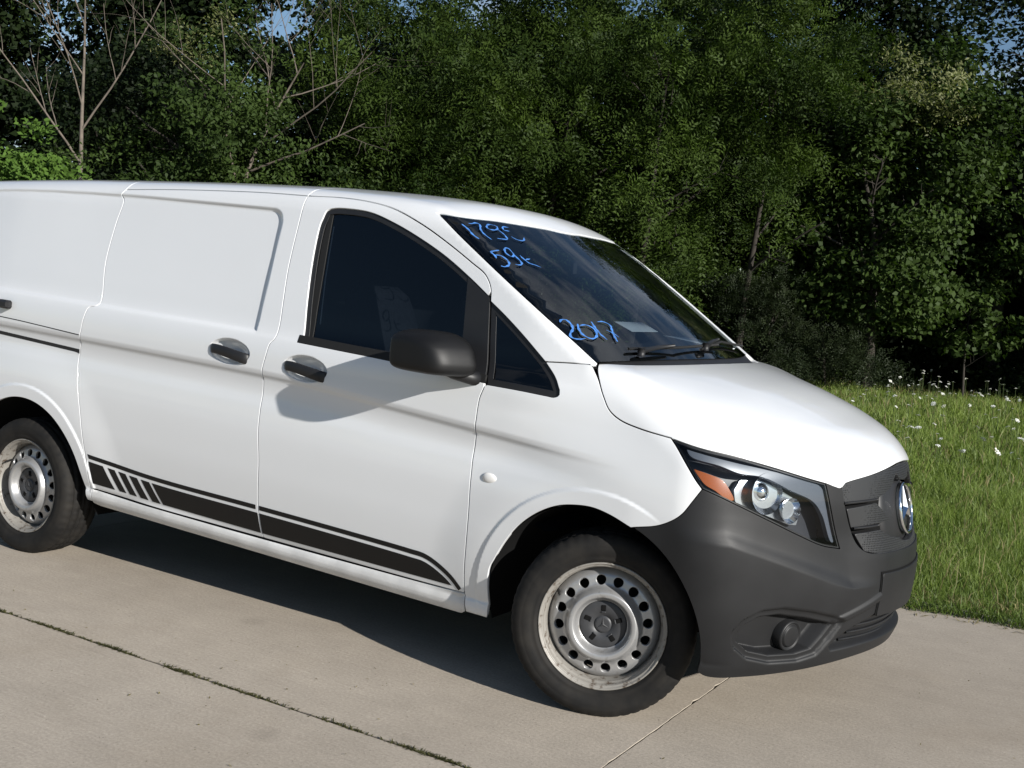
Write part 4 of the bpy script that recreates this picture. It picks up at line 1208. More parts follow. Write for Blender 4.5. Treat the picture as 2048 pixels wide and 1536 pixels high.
mb = MB(); mb.box(.42, 0, .62, .40, .95, .50); mb.box(.62, 0, .60, .18, .70, .42); mb.build('nose_light_blocker', 'gap_dark', van, False, True)  # unseen dark boxes added to stop light coming through the grille
rd = panel('rear_door', loop(L2((-.84, .36), (.84, .36), step=.04), L2((.84, .36), (.80, 1.60), (.62, 1.70), (-.62, 1.70), (-.80, 1.60), (-.84, .36), step=.04)), lambda q: np.stack([np.full(len(q), -4.225) + .02*np.abs(q[:, 0]), q[:, 0], q[:, 1]], 1), lambda x, y, h: -(x + 4.225), 'white_paint', van, step=.15, gap=0.)

# --- cab interior
head_o = loop(L2((-1.72, -.62), (-1.10, -.62), (-.98, -.50), (-.96, 0), (-.98, .50), (-1.10, .62), (-1.72, .62), step=.04), L2((-1.72, .62), (-1.72, -.62), step=.04))
panel('headliner', head_o, mapA, F_cabin, 'interior_dark', van, step=.08, gap=0., off=-.045, depth=0)
bk = loop(L2((-.86, .36), (.86, .36), step=.05), L2((.86, .36), (.88, 1.10), (.79, 1.74), (.5, 1.78), (-.5, 1.78), (-.79, 1.74), (-.88, 1.10), (-.86, .36), step=.05))
panel('bulkhead', bk, lambda q: np.stack([np.full(len(q), -1.70), q[:, 0], q[:, 1]], 1), lambda x, y, h: x + 1.70, 'interior_dark', van, step=.12, gap=0., depth=0)
tr_o = loop(L2((-1.58, .34), (-.62, .34), (-.60, 1.128), (-1.02, 1.150), (-1.47, 1.160), (-1.58, 1.165), (-1.58, .34), step=.03))
dt = panel('door_trim', tr_o, mapC, F_cabin, 'interior_dark', front_door, step=.06, gap=.0, off=-.06, depth=.0); mirror_obj(dt, parent=door_l)
bp_o = loop(L2((-1.63, 1.165), (-1.51, 1.165), (-1.535, 1.70), (-1.63, 1.72), (-1.63, 1.165), step=.03))
bpl = panel('pillar_trim', bp_o, mapC, F_cabin, 'interior_dark', van, step=.06, gap=0., off=-.05, depth=0); mirror_obj(bpl)
# dashboard: a swept section
yy = np.linspace(-.82, .82, 30)
sec = np.array([(-.16, 1.262), (-.30, 1.300), (-.46, 1.312), (-.58, 1.290), (-.64, 1.20), (-.62, .95), (-.50, .70), (-.30, .60)])
sec = smooth_curve(sec, .05)
V = np.vstack([np.stack([sec[:, 0] + .16*(1-(y/.86)**2) - .03, np.full(len(sec), y), sec[:, 1] + .03*np.exp(-((y-.42)/.17)**2)*np.exp(-((sec[:, 0]+.5)/.14)**2)], 1) for y in yy]); k = len(sec)
make_obj('dashboard', B2W(V), [(i*k+j, i*k+j+1, (i+1)*k+j+1, (i+1)*k+j) for i in range(len(yy)-1) for j in range(k-1)], 'interior_dark', van)
mb = MB(); th = np.linspace(0, 2*math.pi, 33)
tilt = np.array([[math.cos(.45), 0, math.sin(.45)], [0, 1, 0], [-math.sin(.45), 0, math.cos(.45)]])
ring = np.stack([.0*th, .19*np.cos(th), .19*np.sin(th)], 1) @ tilt.T + [-.66, .42, 1.20]
mb.tube(ring, .016, 8, False); mb.tube([(-.66, .25, 1.20), (-.63, .42, 1.19), (-.66, .59, 1.20)], .02); mb.tube([(-.45, .42, 1.08), (-.63, .42, 1.19)], .04)
mb.build('steering_wheel', 'black_plastic', van, True, True)
def seat(yc):
    root = empty('seat'); root.parent = van
    def cush(name, prof, w, th_):
        c = smooth_curve(np.array(prof), .04); t = np.gradient(c, axis=0); t /= np.linalg.norm(t, axis=1)[:, None]; nn_ = np.stack([-t[:, 1], t[:, 0]], 1)
        V = []; seg = 16; k = len(c)
        for i in range(k):
            e_ = min(1, .55 + .45*max(0., math.sin(math.pi*i/(k-1)))**.35)
            for j in range(seg):
                a = 2*math.pi*j/seg; sy = math.copysign(abs(math.cos(a))**.5, math.cos(a))*w/2*e_; st_ = math.copysign(abs(math.sin(a))**.6, math.sin(a))*th_/2*e_
                V.append((c[i, 0] + nn_[i, 0]*st_, yc + sy, c[i, 1] + nn_[i, 1]*st_))
        F_ = [(i*seg+j, i*seg+(j+1) % seg, (i+1)*seg+(j+1) % seg, (i+1)*seg+j) for i in range(k-1) for j in range(seg)] + [tuple(range(seg)), tuple(range((k-1)*seg, k*seg))]
        make_obj(name, B2W(V), F_, 'seat_cloth', root)
    cush('seat_cushion', [(-.80, .80), (-1.0, .82), (-1.30, .78)], .52, .16)
    cush('seat_back', [(-1.28, .78), (-1.36, 1.0), (-1.44, 1.30), (-1.47, 1.42)], .50, .13)
    cush('head_rest', [(-1.465, 1.47), (-1.475, 1.56), (-1.48, 1.66)], .27, .10)
seat(-.45); seat(.45)
mb = MB(); p = on_screen(0., 1.66, -.03); mb.box(p[0] - .05, 0, p[2] - .03, .03, .23, .07, .012); mb.tube([p, p + [-.05, 0, -.02]], .012)
mb.build('rear_view_mirror', 'black_plastic', van, False, True)
for s_ in (-1, 1):
    mb = MB(); mb.box(-.90, s_*.40, 1.715, .16, .34, .02, .006); mb.build('sun_visor', 'interior_dark', van, False, True)

# --- sheets of paper lying in the cab
def sheet(label, pts, thick=.0015):
    p = np.array(pts, float); V = np.vstack([p, p + [0, 0, thick]]); n_ = len(p)
    o = make_obj('paper_sheet', B2W(V), [tuple(range(n_))[::-1], tuple(range(n_, 2*n_))] + [(i, (i+1) % n_, n_+(i+1) % n_, n_+i) for i in range(n_)], 'paper', None, None, False)
    tag(o, label, 'paper', 'papers left in the cab'); return o
sheet('folded white paper lying on the dashboard behind the windscreen', [(-.48, .16, 1.352), (-.42, .32, 1.360), (-.52, .36, 1.392), (-.58, .18, 1.385)])
sheet('pale papers spread on the dashboard by the far windscreen pillar', [(-.40, .34, 1.345), (-.20, .24, 1.338), (-.12, .54, 1.322), (-.34, .60, 1.340)])
# ------------------------------------------------------------------ ground
rng = np.random.default_rng(11)
# concrete
m, n, l, b = new_mat('concrete')
tc = n.new('ShaderNodeTexCoord'); geo = n.new('ShaderNodeNewGeometry')
def noise_node(scale, det=6, rough=.55, vec=None, dist=0.):
    t = n.new('ShaderNodeTexNoise'); t.inputs['Scale'].default_value = scale; t.inputs['Detail'].default_value = det; t.inputs['Roughness'].default_value = rough
    t.inputs['Distortion'].default_value = dist
    l.new(vec or geo.outputs['Position'], t.inputs['Vector']); return t
def rng_node(src, a, b_, c, d):
    r = n.new('ShaderNodeMapRange'); r.inputs['From Min'].default_value = a; r.inputs['From Max'].default_value = b_; r.inputs['To Min'].default_value = c; r.inputs['To Max'].default_value = d
    l.new(src, r.inputs['Value']); return r
def mulc(c1, fac):
    x = n.new('ShaderNodeVectorMath'); x.operation = 'SCALE'; l.new(c1, x.inputs[0]); l.new(fac, x.inputs['Scale']); return x
big = noise_node(.55, 4); ramp = n.new('ShaderNodeValToRGB'); e = ramp.color_ramp.elements
e[0].position = .30; e[0].color = (.342, .296, .240, 1); e[1].position = .72; e[1].color = (.404, .354, .292, 1)
l.new(big.outputs['Fac'], ramp.inputs[0])
mid = noise_node(5., 6, .6); c1 = mulc(ramp.outputs[0], rng_node(mid.outputs['Fac'], .3, .7, .93, 1.06).outputs[0])
fin = noise_node(90., 4, .7); c2 = mulc(c1.outputs[0], rng_node(fin.outputs['Fac'], .25, .75, .76, 1.22).outputs[0])
sp = n.new('ShaderNodeTexVoronoi'); sp.inputs['Scale'].default_value = 26.; l.new(geo.outputs['Position'], sp.inputs['Vector'])
pits = rng_node(sp.outputs['Distance'], .03, .09, .45, 1.)
c3 = mulc(c2.outputs[0], pits.outputs[0])
sp2 = n.new('ShaderNodeTexVoronoi'); sp2.inputs['Scale'].default_value = 14.; l.new(geo.outputs['Position'], sp2.inputs['Vector'])
lt = rng_node(sp2.outputs['Distance'], .015, .06, 1.45, 1.)
c4 = mulc(c3.outputs[0], lt.outputs[0])
# broom drag and tyre grime along the drive
wv = n.new('ShaderNodeMapping'); wv.inputs['Scale'].default_value = (1.2, 22., 1.); l.new(geo.outputs['Position'], wv.inputs[0])
br = noise_node(3., 5, .6, wv.outputs[0]); c5 = mulc(c4.outputs[0], rng_node(br.outputs['Fac'], .3, .7, .95, 1.05).outputs[0])
st_ = noise_node(1.3, 7, .62, None, .6); stf = rng_node(st_.outputs['Fac'], .52, .70, 0., .16)
mx = n.new('ShaderNodeMix'); mx.data_type = 'RGBA'; mx.inputs['B'].default_value = (.235, .180, .120, 1)
oi = n.new('ShaderNodeObjectInfo'); c6 = mulc(c5.outputs[0], rng_node(oi.outputs['Random'], 0., 1., .95, 1.05).outputs[0])
dv = n.new('ShaderNodeTexVoronoi'); dv.inputs['Scale'].default_value = 1.35; dn_ = noise_node(7., 5, .6); ad = n.new('ShaderNodeVectorMath'); ad.operation = 'MULTIPLY_ADD'
l.new(dn_.outputs['Color'], ad.inputs[0]); ad.inputs[1].default_value = (.10, .10, 0.); l.new(geo.outputs['Position'], ad.inputs[2]); l.new(ad.outputs[0], dv.inputs['Vector'])
c7 = mulc(c6.outputs[0], rng_node(dv.outputs['Distance'], .02, .11, .84, 1.).outputs[0])
l.new(stf.outputs[0], mx.inputs['Factor']); l.new(c7.outputs[0], mx.inputs['A']); l.new(mx.outputs['Result'], b.inputs['Base Color'])
b.inputs['Roughness'].default_value = .85; b.inputs['Specular IOR Level'].default_value = .25
bu = n.new('ShaderNodeBump'); bu.inputs['Strength'].default_value = .35; bu.inputs['Distance'].default_value = .003
l.new(fin.outputs['Fac'], bu.inputs['Height']); l.new(bu.outputs[0], b.inputs['Normal'])
pbr('soil', (.022, .019, .013), .95, noise=.35, nscale=3.)

m, n, l, b = new_mat('turf_soil')
geo = n.new('ShaderNodeNewGeometry'); t = noise_node(1.8, 8, .7); cr = n.new('ShaderNodeValToRGB'); e = cr.color_ramp.elements
e[0].position = .35; e[0].color = (.045, .062, .018, 1); e[1].position = .7; e[1].color = (.095, .125, .035, 1)
l.new(t.outputs['Fac'], cr.inputs[0]); l.new(cr.outputs[0], b.inputs['Base Color']); b.inputs['Roughness'].default_value = .95

def gz(y): return -.045 + .25*sstep(5., 17., np.asarray(y, float))
ys_ = np.concatenate([[-260, 1.6], np.linspace(4.5, 17.5, 27), [60, 260]]); k = len(ys_)
tag(make_obj('ground', [(x, y, float(gz(y))) for x in (-260., 260.) for y in ys_], [(i, k+i, k+i+1, i+1) for i in range(k-1)], 'turf_soil', None, None, True), kind='structure')
drive = make_obj('driveway', [(-32, -19, -.004), (19, -19, -.004), (19, 1.95, -.004), (-32, 1.95, -.004)], [(0, 1, 2, 3)], 'soil', None, None, False)
tag(drive, kind='structure')
XJ = [-29.5 + .23 + 3.63*0]
xj = [.23 + 3.63*k for k in range(-8, 6)]; yj = [1.97] + [1.75 - 3.35*k for k in range(1, 7)]
g = .0022; gy_ = .0055
for i in range(len(xj)-1):
    for j in range(len(yj)-1):
        x0, x1 = xj[i] + g, xj[i+1] - g; y0, y1 = yj[j+1] + gy_, yj[j] - gy_
        # slightly chipped, rounded arrises along the joints
        n_ = 90 if (i in (6, 7, 8, 9) and j < 2) else 2
        def side(p, q):
            t = np.linspace(0, 1, n_, endpoint=False)[:, None]; return np.array(p) + (np.array(q)-np.array(p))*t
        rim = np.vstack([side((x0, y0), (x1, y0)), side((x1, y0), (x1, y1)), side((x1, y1), (x0, y1)), side((x0, y1), (x0, y0))])
        ctr = np.array([(x0+x1)/2, (y0+y1)/2])
        if n_ > 2:
            jit = np.abs(rng.normal(0, .0016, len(rim))) + .008*(rng.random(len(rim)) < .035)
            rim = rim + np.sign(ctr - rim)*jit[:, None]*np.array([[1, 1]])*(np.abs(ctr - rim) > np.array([(x1-x0)/2 - .05, (y1-y0)/2 - .05]))
        inn = rim + np.sign(ctr - rim)*.0002*(np.abs(ctr - rim) > np.array([(x1-x0)/2 - .05, (y1-y0)/2 - .05]))
        k = len(rim)
        V = np.vstack([np.c_[inn, np.zeros(k)], np.c_[rim, np.full(k, -.0005)], np.c_[rim, np.full(k, -.029)]])
        F_ = [tuple(range(k))] + [(k+a, k+(a+1) % k, (a+1) % k, a) for a in range(k)] + [(2*k+a, 2*k+(a+1) % k, k+(a+1) % k, k+a) for a in range(k)]
        make_obj('concrete_slab', V, F_, 'concrete', drive, None, False)

# ------------------------------------------------------------------ leaves and blades
def leaf_mat(name, dark, light, trans=.35, rough=.42, spec=.45):
    m, n, l, b = new_mat(name)
    a = n.new('ShaderNodeAttribute'); a.attribute_name = 'tone'
    cr = n.new('ShaderNodeMix'); cr.data_type = 'RGBA'; cr.inputs['A'].default_value = (*dark, 1); cr.inputs['B'].default_value = (*light, 1)
    l.new(a.outputs['Fac'], cr.inputs['Factor']); l.new(cr.outputs['Result'], b.inputs['Base Color'])
    b.inputs['Roughness'].default_value = rough; b.inputs['Specular IOR Level'].default_value = spec
    tr = n.new('ShaderNodeBsdfTranslucent'); sc = n.new('ShaderNodeVectorMath'); sc.operation = 'MULTIPLY'; sc.inputs[1].default_value = (1.15, 1.35, .6)
    l.new(cr.outputs['Result'], sc.inputs[0]); l.new(sc.outputs[0], tr.inputs['Color'])
    mx = n.new('ShaderNodeMixShader'); mx.inputs[0].default_value = trans
    l.new(b.outputs[0], mx.inputs[1]); l.new(tr.outputs[0], mx.inputs[2]); l.new(mx.outputs[0], n['Material Output'].inputs['Surface'])
    return m
leaf_mat('grass_blade', (.052, .092, .013), (.200, .262, .060), .30, .5, .3)
leaf_mat('dry_grass', (.10, .085, .035), (.26, .22, .11), .2, .6, .2)
leaf_mat('joint_weed', (.050, .050, .018), (.115, .110, .045), .2, .6, .2)
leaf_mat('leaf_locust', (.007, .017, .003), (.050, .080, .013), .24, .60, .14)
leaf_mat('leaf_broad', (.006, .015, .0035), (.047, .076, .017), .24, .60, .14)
leaf_mat('leaf_bright', (.035, .075, .012), (.095, .165, .030), .24, .60, .14)
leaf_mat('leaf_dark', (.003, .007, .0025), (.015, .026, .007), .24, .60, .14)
leaf_mat('leaf_seed', (.085, .100, .030), (.21, .22, .095), .35, .5, .3)
leaf_mat('leaf_cedar', (.006, .012, .004), (.024, .034, .012), .15, .6, .2)
pbr('bark', (.026, .021, .016), .9, noise=.35, nscale=9., bump=.5, bscale=60.)
pbr('bark_pale', (.115, .095, .076), .9, noise=.30, nscale=9., bump=.4, bscale=60.)
pbr('petal_white', (.78, .78, .72), .7)

def unit(v): return v/np.maximum(np.linalg.norm(v, axis=-1, keepdims=True), 1e-9)
def leaf_quads(P, N, L, W_, r):
    """rhombic leaves: centre P, facing N, length L, width W_"""
    k = len(P); a = unit(r.normal(size=(k, 3))); t = unit(np.cross(N, a)); s = np.cross(N, t)
    L = np.broadcast_to(L, (k,))[:, None]; W_ = np.broadcast_to(W_, (k,))[:, None]
    V = np.stack([P - t*L*.5, P + s*W_*.5 + N*W_*.12 - t*L*.08, P + t*L*.5, P - s*W_*.5 + N*W_*.12 - t*L*.08], 1).reshape(-1, 3)
    return V, np.arange(4*k).reshape(-1, 4)

def blades(P, hgt, wid, lean, r):
    k = len(P); an = r.random(k)*2*math.pi; s = np.stack([np.cos(an), np.sin(an), 0*an], 1)
    bd = r.random(k)*2*math.pi; dirv = np.stack([np.cos(bd), np.sin(bd), 0*bd], 1)
    h = np.broadcast_to(hgt, (k,))[:, None]; w = np.broadcast_to(wid, (k,))[:, None]; ln = np.broadcast_to(lean, (k,))[:, None]
    up = np.array([0, 0, 1.])
    mid = P + up*h*.55 + dirv*h*ln*.35; tip = P + up*h*(1 - .25*ln) + dirv*h*ln
    V = np.stack([P - s*w*.5, P + s*w*.5, mid + s*w*.42, mid - s*w*.42, tip], 1)
    q = np.arange(k)[:, None]*5
    quads = q + np.array([[0, 1, 2, 3]]); tris = q + np.array([[3, 2, 4, 4]])
    return V.reshape(-1, 3), quads, tris
def blade_obj(name, P, hgt, wid, lean, tone, mat, r, parent=None):
    """each blade as two quads (the upper one closes to a point)"""
    k = len(P); an = r.random(k)*2*math.pi; s = np.stack([np.cos(an), np.sin(an), 0*an], 1)
    bd = r.random(k)*2*math.pi; dirv = np.stack([np.cos(bd), np.sin(bd), 0*bd], 1)
    h = np.broadcast_to(hgt, (k,))[:, None]; w = np.broadcast_to(wid, (k,))[:, None]; ln = np.broadcast_to(lean, (k,))[:, None]
    up = np.array([0, 0, 1.])
    mid = P + up*h*.6 + dirv*h*ln*.35; tip = P + up*h*(1 - .25*ln) + dirv*h*ln
    V = np.stack([P - s*w*.5, P + s*w*.5, mid + s*w*.4, tip, mid - s*w*.4], 1).reshape(-1, 3)
    q = np.arange(k)[:, None]*5
    T = np.concatenate([q + [[0, 1, 2]], q + [[0, 2, 4]], q + [[4, 2, 3]]], 1).reshape(-1, 3)
    return big_mesh(name, V, T, mat, parent, True, ('tone', np.repeat(tone, 3)))

# grass: (x0, x1, y0, y1, per square metre)
def patch(x0, x1, y0, y1, dens, r):
    k = int((x1-x0)*(y1-y0)*dens); P = np.stack([x0 + (x1-x0)*r.random(k), y0 + (y1-y0)*r.random(k), np.full(k, -.045)], 1); return P
def clump(P, sc=1.2):
    return .5 + .5*np.sin(P[:, 0]*2.1*sc + 1.3*np.sin(P[:, 1]*1.7*sc))*np.sin(P[:, 1]*1.9*sc + 1.1*np.cos(P[:, 0]*1.3*sc))
Ps, Hs, Ws, Ls, Ts = [], [], [], [], []
for (x0, x1, y0, y1, dn, wd) in ((-1.2, 3.2, 1.72, 4.0, 4600, .0055), (-2.6, 2.6, 4.0, 7.0, 2500, .007), (-3.6, 2.4, 7.0, 11., 1300, .010), (-5.2, 2.2, 11., 17., 620, .014), (-7.5, 2.5, 17., 26., 200, .020),
                                 (-9., -1.2, 1.72, 4.0, 160, .010), (-12., -2.6, 4., 9., 90, .016), (3.2, 7., 1.72, 9., 250, .012), (2.4, 9., 9., 24., 60, .02)):
    P = patch(x0, x1, y0, y1, dn, rng)
    P[:, 1] += .05*np.sin(P[:, 0]*3.1) + .04*np.sin(P[:, 0]*7.7)*(P[:, 1] < 2)
    ye = 1.745 + np.clip(.25*(P[:, 0] - .56), -.02, .16) + .03*np.sin(P[:, 0]*4.3) + .02*np.sin(P[:, 0]*9.1)
    P = P[P[:, 1] > ye]; P[:, 2] = np.where(P[:, 1] < 1.97, -.004, gz(P[:, 1]))
    c = clump(P)
    mow = sstep(3.4, 4.6, P[:, 1] + .25*np.sin(P[:, 0]*1.3))
    h = (.085 + .04*c)*(1 - mow) + (.11 + .11*c)*mow
    h *= .55 + .8*rng.random(len(P))
    edge = sstep(1.72, 2.0, P[:, 1]); h *= .6 + .4*edge
    Ps.append(P); Hs.append(h); Ws.append(np.full(len(P), wd)*.72*(.6 + .7*rng.random(len(P)))); Ls.append(.15 + .75*rng.random(len(P))**1.5 + .4*(1-edge))
    Ts.append(np.clip(.15 + .35*c + .45*rng.random(len(P))**1.3 + .15*mow, 0, 1))
go = blade_obj('grass', np.vstack(Ps), np.concatenate(Hs), np.concatenate(Ws), np.concatenate(Ls), np.concatenate(Ts), 'grass_blade', rng)
tag(go, 'green grass lawn growing up to the concrete edge', 'grass', kind='stuff')
# straw-coloured blades among it
P = np.vstack([patch(-1., 3., 1.70, 2.0, 900, rng), patch(-1.5, 2.8, 2.0, 6., 90, rng), patch(-5., 2.5, 6., 20., 40, rng)])
P[:, 2] = np.where(P[:, 1] < 1.97, -.004, gz(P[:, 1])); P[:, 1] += np.where(P[:, 1] < 2., .1 + np.clip(.25*(P[:, 0] - .56), -.02, .16), 0)
far = P[:, 1] > 2.2
do = blade_obj('dry_grass', P, np.where(far, .12 + .16*rng.random(len(P)), .05 + .05*rng.random(len(P))), np.where(P[:, 1] > 6, .010, .005), np.where(far, .3 + .5*rng.random(len(P)), 1.1), rng.random(len(P)), 'dry_grass', rng)
tag(do, 'straw coloured dead grass blades mixed into the lawn', 'dry grass', kind='stuff')
# clippings and runners lying over the slab edge
k = 1500; P = np.stack([-1.2 + 4.6*rng.random(k), 1.82 - .24*rng.random(k)**2.2, np.full(k, .004)], 1); P[:, 1] += np.clip(.25*(P[:, 0] - .56), -.02, .16) + .035*np.sin(P[:, 0]*4.3) + .025*np.sin(P[:, 0]*9.1)
N = unit(rng.normal(size=P.shape)*.45 + [0, 0, 1]); V, Q = leaf_quads(P, N, .030 + .05*rng.random(k), .004 + .004*rng.random(k), rng); V[:, 2] = np.maximum(V[:, 2], .0015)
co = big_mesh('grass_clippings', V, Q, 'dry_grass', None, False, ('tone', rng.random(k)))
tag(co, 'dry grass clippings strewn along the edge of the concrete', 'clippings', kind='stuff')
P = np.stack([-1.2 + 4.6*rng.random(2600), 1.78 - .10*rng.random(2600), np.full(2600, -.002)], 1); P[:, 1] += np.clip(.25*(P[:, 0] - .56), -.02, .16) + .035*np.sin(P[:, 0]*4.3) + .025*np.sin(P[:, 0]*9.1)
eo = blade_obj('edge_grass', P, .03 + .05*rng.random(2600), .0055, .8 + .9*rng.random(2600), .6*rng.random(2600), 'grass_blade', rng)
tag(eo, 'ragged short grass creeping over the concrete edge', 'grass', kind='stuff')
# weeds and moss in the long joint
xs = []
for a, b_, d in ((-4.2, -2.0, 600), (-2.0, -1.3, 900), (-1.3, -.75, 420), (-.75, .2, 800), (.2, 2.2, 400)):
    k = int((b_-a)*d); xs.append(a + (b_-a)*rng.random(k))
xs = np.concatenate(xs); keep = rng.random(len(xs)) < np.clip(.30 + .4*np.sin(xs*5.3)*np.sin(xs*11.7 + 1), .05, 1); xs = xs[keep]
P = np.stack([xs, -1.60 + rng.normal(0, .0035, len(xs)), np.full(len(xs), -.004)], 1)
wo = blade_obj('joint_weeds', np.repeat(P, 3, 0) + rng.normal(0, .004, (3*len(P), 3))*[1, 1, 0], (.007 + .009*rng.random(3*len(P))), .005, 1.0 + .8*rng.random(3*len(P)), rng.random(3*len(P))*.5, 'joint_weed', rng)
tag(wo, 'tiny weeds and moss filling the long concrete joint', 'weeds', kind='stuff')
# grit and leaf scraps on the slabs
P = np.stack([-3.5 + 7.0*rng.random(900), -2.9 + 4.4*rng.random(900), np.full(900, .004)], 1)
P = P[(P[:, 1] < -1.0) | (P[:, 0] > .9)]
N = unit(rng.normal(size=(len(P), 3))*.35 + [0, 0, 1])
V, Q = leaf_quads(P, N, .004 + .016*rng.random(len(P))**3, .003 + .008*rng.random(len(P))**3, rng)
V[:, 2] = np.maximum(V[:, 2], .001)
lo = big_mesh('grit', V, Q, 'dry_grass', None, False, ('tone', rng.random(len(P))))
tag(lo, 'scraps of dry leaf and grit scattered over the concrete', 'grit', kind='stuff')

# flowers
def flower_meshes(seed):
    r = np.random.default_rng(seed); V = []; F_ = []
    for k in range(34):
        a = r.random()*2*math.pi; rr = .034*math.sqrt(r.random()); c = np.array([rr*math.cos(a), rr*math.sin(a), -.25*rr*rr/.034 + r.normal(0, .002)])
        t = r.random()*6.28; s_ = .0075
        i0 = len(V)
        for q in range(5): V.append(c + [s_*math.cos(t+q*1.2566), s_*math.sin(t+q*1.2566), r.normal(0, .0015)])
        F_.append((i0, i0+1, i0+2, i0+3, i0+4))
    return np.array(V), F_
heads = []
for sd in range(3):
    V, F_ = flower_meshes(sd); me = bpy.data.meshes.new('flower_head'); me.from_pydata([tuple(v) for v in V], [], F_); me.materials.append(MATS['petal_white']); heads.append(me)
mb = MB(); mb.tube([(0, 0, 0), (.01, .005, .5), (.0, .0, 1.)], [.0035, .003, .002], 5)
for k in range(6):
    a = k*1.05; mb.tube([(0, 0, .965), (.02*math.cos(a), .02*math.sin(a), 1.0)], .0012, 3)
MATS['stem'] = pbr('stem', (.07, .10, .03), .7)
tmp = mb.build('flower_stem', 'stem'); stem_me = tmp.data; bpy.data.objects.remove(tmp)
FL = 'white umbel wildflower standing in the tall grass before the trees'
spots = []
for k in range(110):
    y = 7.0 + 9.5*rng.random()**.9; u = rng.random()**.8; x = -.95 - .165*(y - 7) + (1.5 + .10*y)*(u - .25); spots.append((x, y, .27 + .13*rng.random()))
for k in range(46):
    spots.append((-2.8 + 3.4*rng.random(), 16.0 + 2.2*rng.random(), .22 + .33*rng.random()))
for k, (x, y, h) in enumerate(spots):
    r0 = empty('wildflower', (x, y, float(gz(y)))); tag(r0, FL if k < 110 else 'tall white umbel wildflower at the foot of the dark trees', 'flower', 'white wildflowers in the grass' if k < 110 else 'tall wildflowers by the trees')
    s0 = bpy.data.objects.new('stem', stem_me); COL.objects.link(s0); s0.parent = r0; s0.scale = (1, 1, h)
    f0 = bpy.data.objects.new('flower_head', heads[k % 3]); COL.objects.link(f0); f0.parent = r0; f0.location = (0, 0, h + .004); sc = .50 + .50*rng.random(); f0.scale = (sc, sc, sc)
    f0.rotation_euler = (rng.normal(0, .35) + .25, rng.normal(0, .35), rng.random()*6)
# ------------------------------------------------------------------ trees
def branch_tree(r, base, height, lean, r0, levels, nch, spread, up, mb, tips, first=.35, wob=.06, limb=1.):
    """tapered trunk with limbs; collects twig ends"""
    def grow(p, d, L, rad, lev):
        k = 6; pts = [p]; dd = d.copy()
        for i in range(k):
            dd = unit(dd + r.normal(0, wob, 3) + np.array([0, 0, up*.06])); pts.append(pts[-1] + dd*L/k)
        pts = np.array(pts); rr = rad*np.linspace(1, (.18 if lev == 0 else .40) if lev < levels else .25, k+1)
        mb.tube(pts, rr, 8 if lev == 0 else (6 if lev == 1 else 4), lev == 0)
        if lev >= 1: tips.append((pts[-1], lev)); tips.append((pts[k//2], lev))
        if lev < levels:
            nc = nch[lev] if lev < len(nch) else nch[-1]
            for c in range(nc):
                f = first + (1-first)*(c + r.random()*.8)/nc if lev == 0 else .25 + .75*r.random()
                i = min(k-1, int(f*k)); q = pts[i] + (pts[i+1]-pts[i])*(f*k - i)
                a = r.random()*2*math.pi; s = unit(np.cross(dd, [math.cos(a), math.sin(a), .3]))
                nd = unit(dd*(1-spread) + s*spread + np.array([0, 0, up*.3]))
                grow(q, nd, L*limb*(.42 + .25*r.random())*(1.15 - .5*f if lev == 0 else 1), rr[i]*(.45 + .2*r.random()), lev+1)
    grow(np.array(base, float), unit(np.array([lean[0], lean[1], 1.])), height, r0, 0)

def crown_points(r, base, cx, cz, rx, rz, nclump, per, crad, droop=0., lumps=7):
    """leaf positions gathered in clumps through an uneven crown; returns points, outward vectors, clump tone"""
    C0 = np.array([base[0] + cx[0], base[1] + cx[1], cz])
    lob = unit(r.normal(size=(lumps, 3)))*np.array([rx, rx*.85, rz])*(.35 + .45*r.random((lumps, 1)))
    P, O, T = [], [], []
    for k in range(nclump):
        c = lob[r.integers(lumps)]; u = unit(r.normal(size=3)); q = C0 + c + u*np.array([rx, rx*.85, rz])*(.30 + .40*r.random()**.6)
        if q[2] < .25: q[2] = .25 + .5*r.random()
        rad = crad*(.6 + .8*r.random()); k_ = int(per*(rad/crad)**2)
        v = unit(r.normal(size=(k_, 3)))*(r.random((k_, 1))**.5); v[:, 2] *= .55
        p = q + v*rad
        p[:, 2] -= droop*rad*(np.hypot(v[:, 0], v[:, 1])**2)
        P.append(p); O.append(np.tile(unit(q - C0), (k_, 1))); T.append(np.full(k_, r.random()))
    P = np.vstack(P); m = P[:, 2] > .02
    return P[m], np.vstack(O)[m], np.concatenate(T)[m]

def broad_crown(r, base, cx, cz, rx, rz, nclump, per, crad, L, W_, mat, parent, name='crown', tone=(.0, 1.)):
    P, O, T = crown_points(r, base, cx, cz, rx, rz, nclump, per, crad)
    N = unit(r.normal(size=P.shape)*.8 + O*.45 + np.array([.15, -.1, .55]))
    k = len(P); V, Q = leaf_quads(P, N, L*(.7 + .6*r.random(k)), W_*(.7 + .6*r.random(k)), r)
    tn = np.clip(tone[0] + (tone[1]-tone[0])*(.70*T + .30*r.random(k)), 0, 1)
    return big_mesh(name, V, Q, mat, parent, False, ('tone', tn))

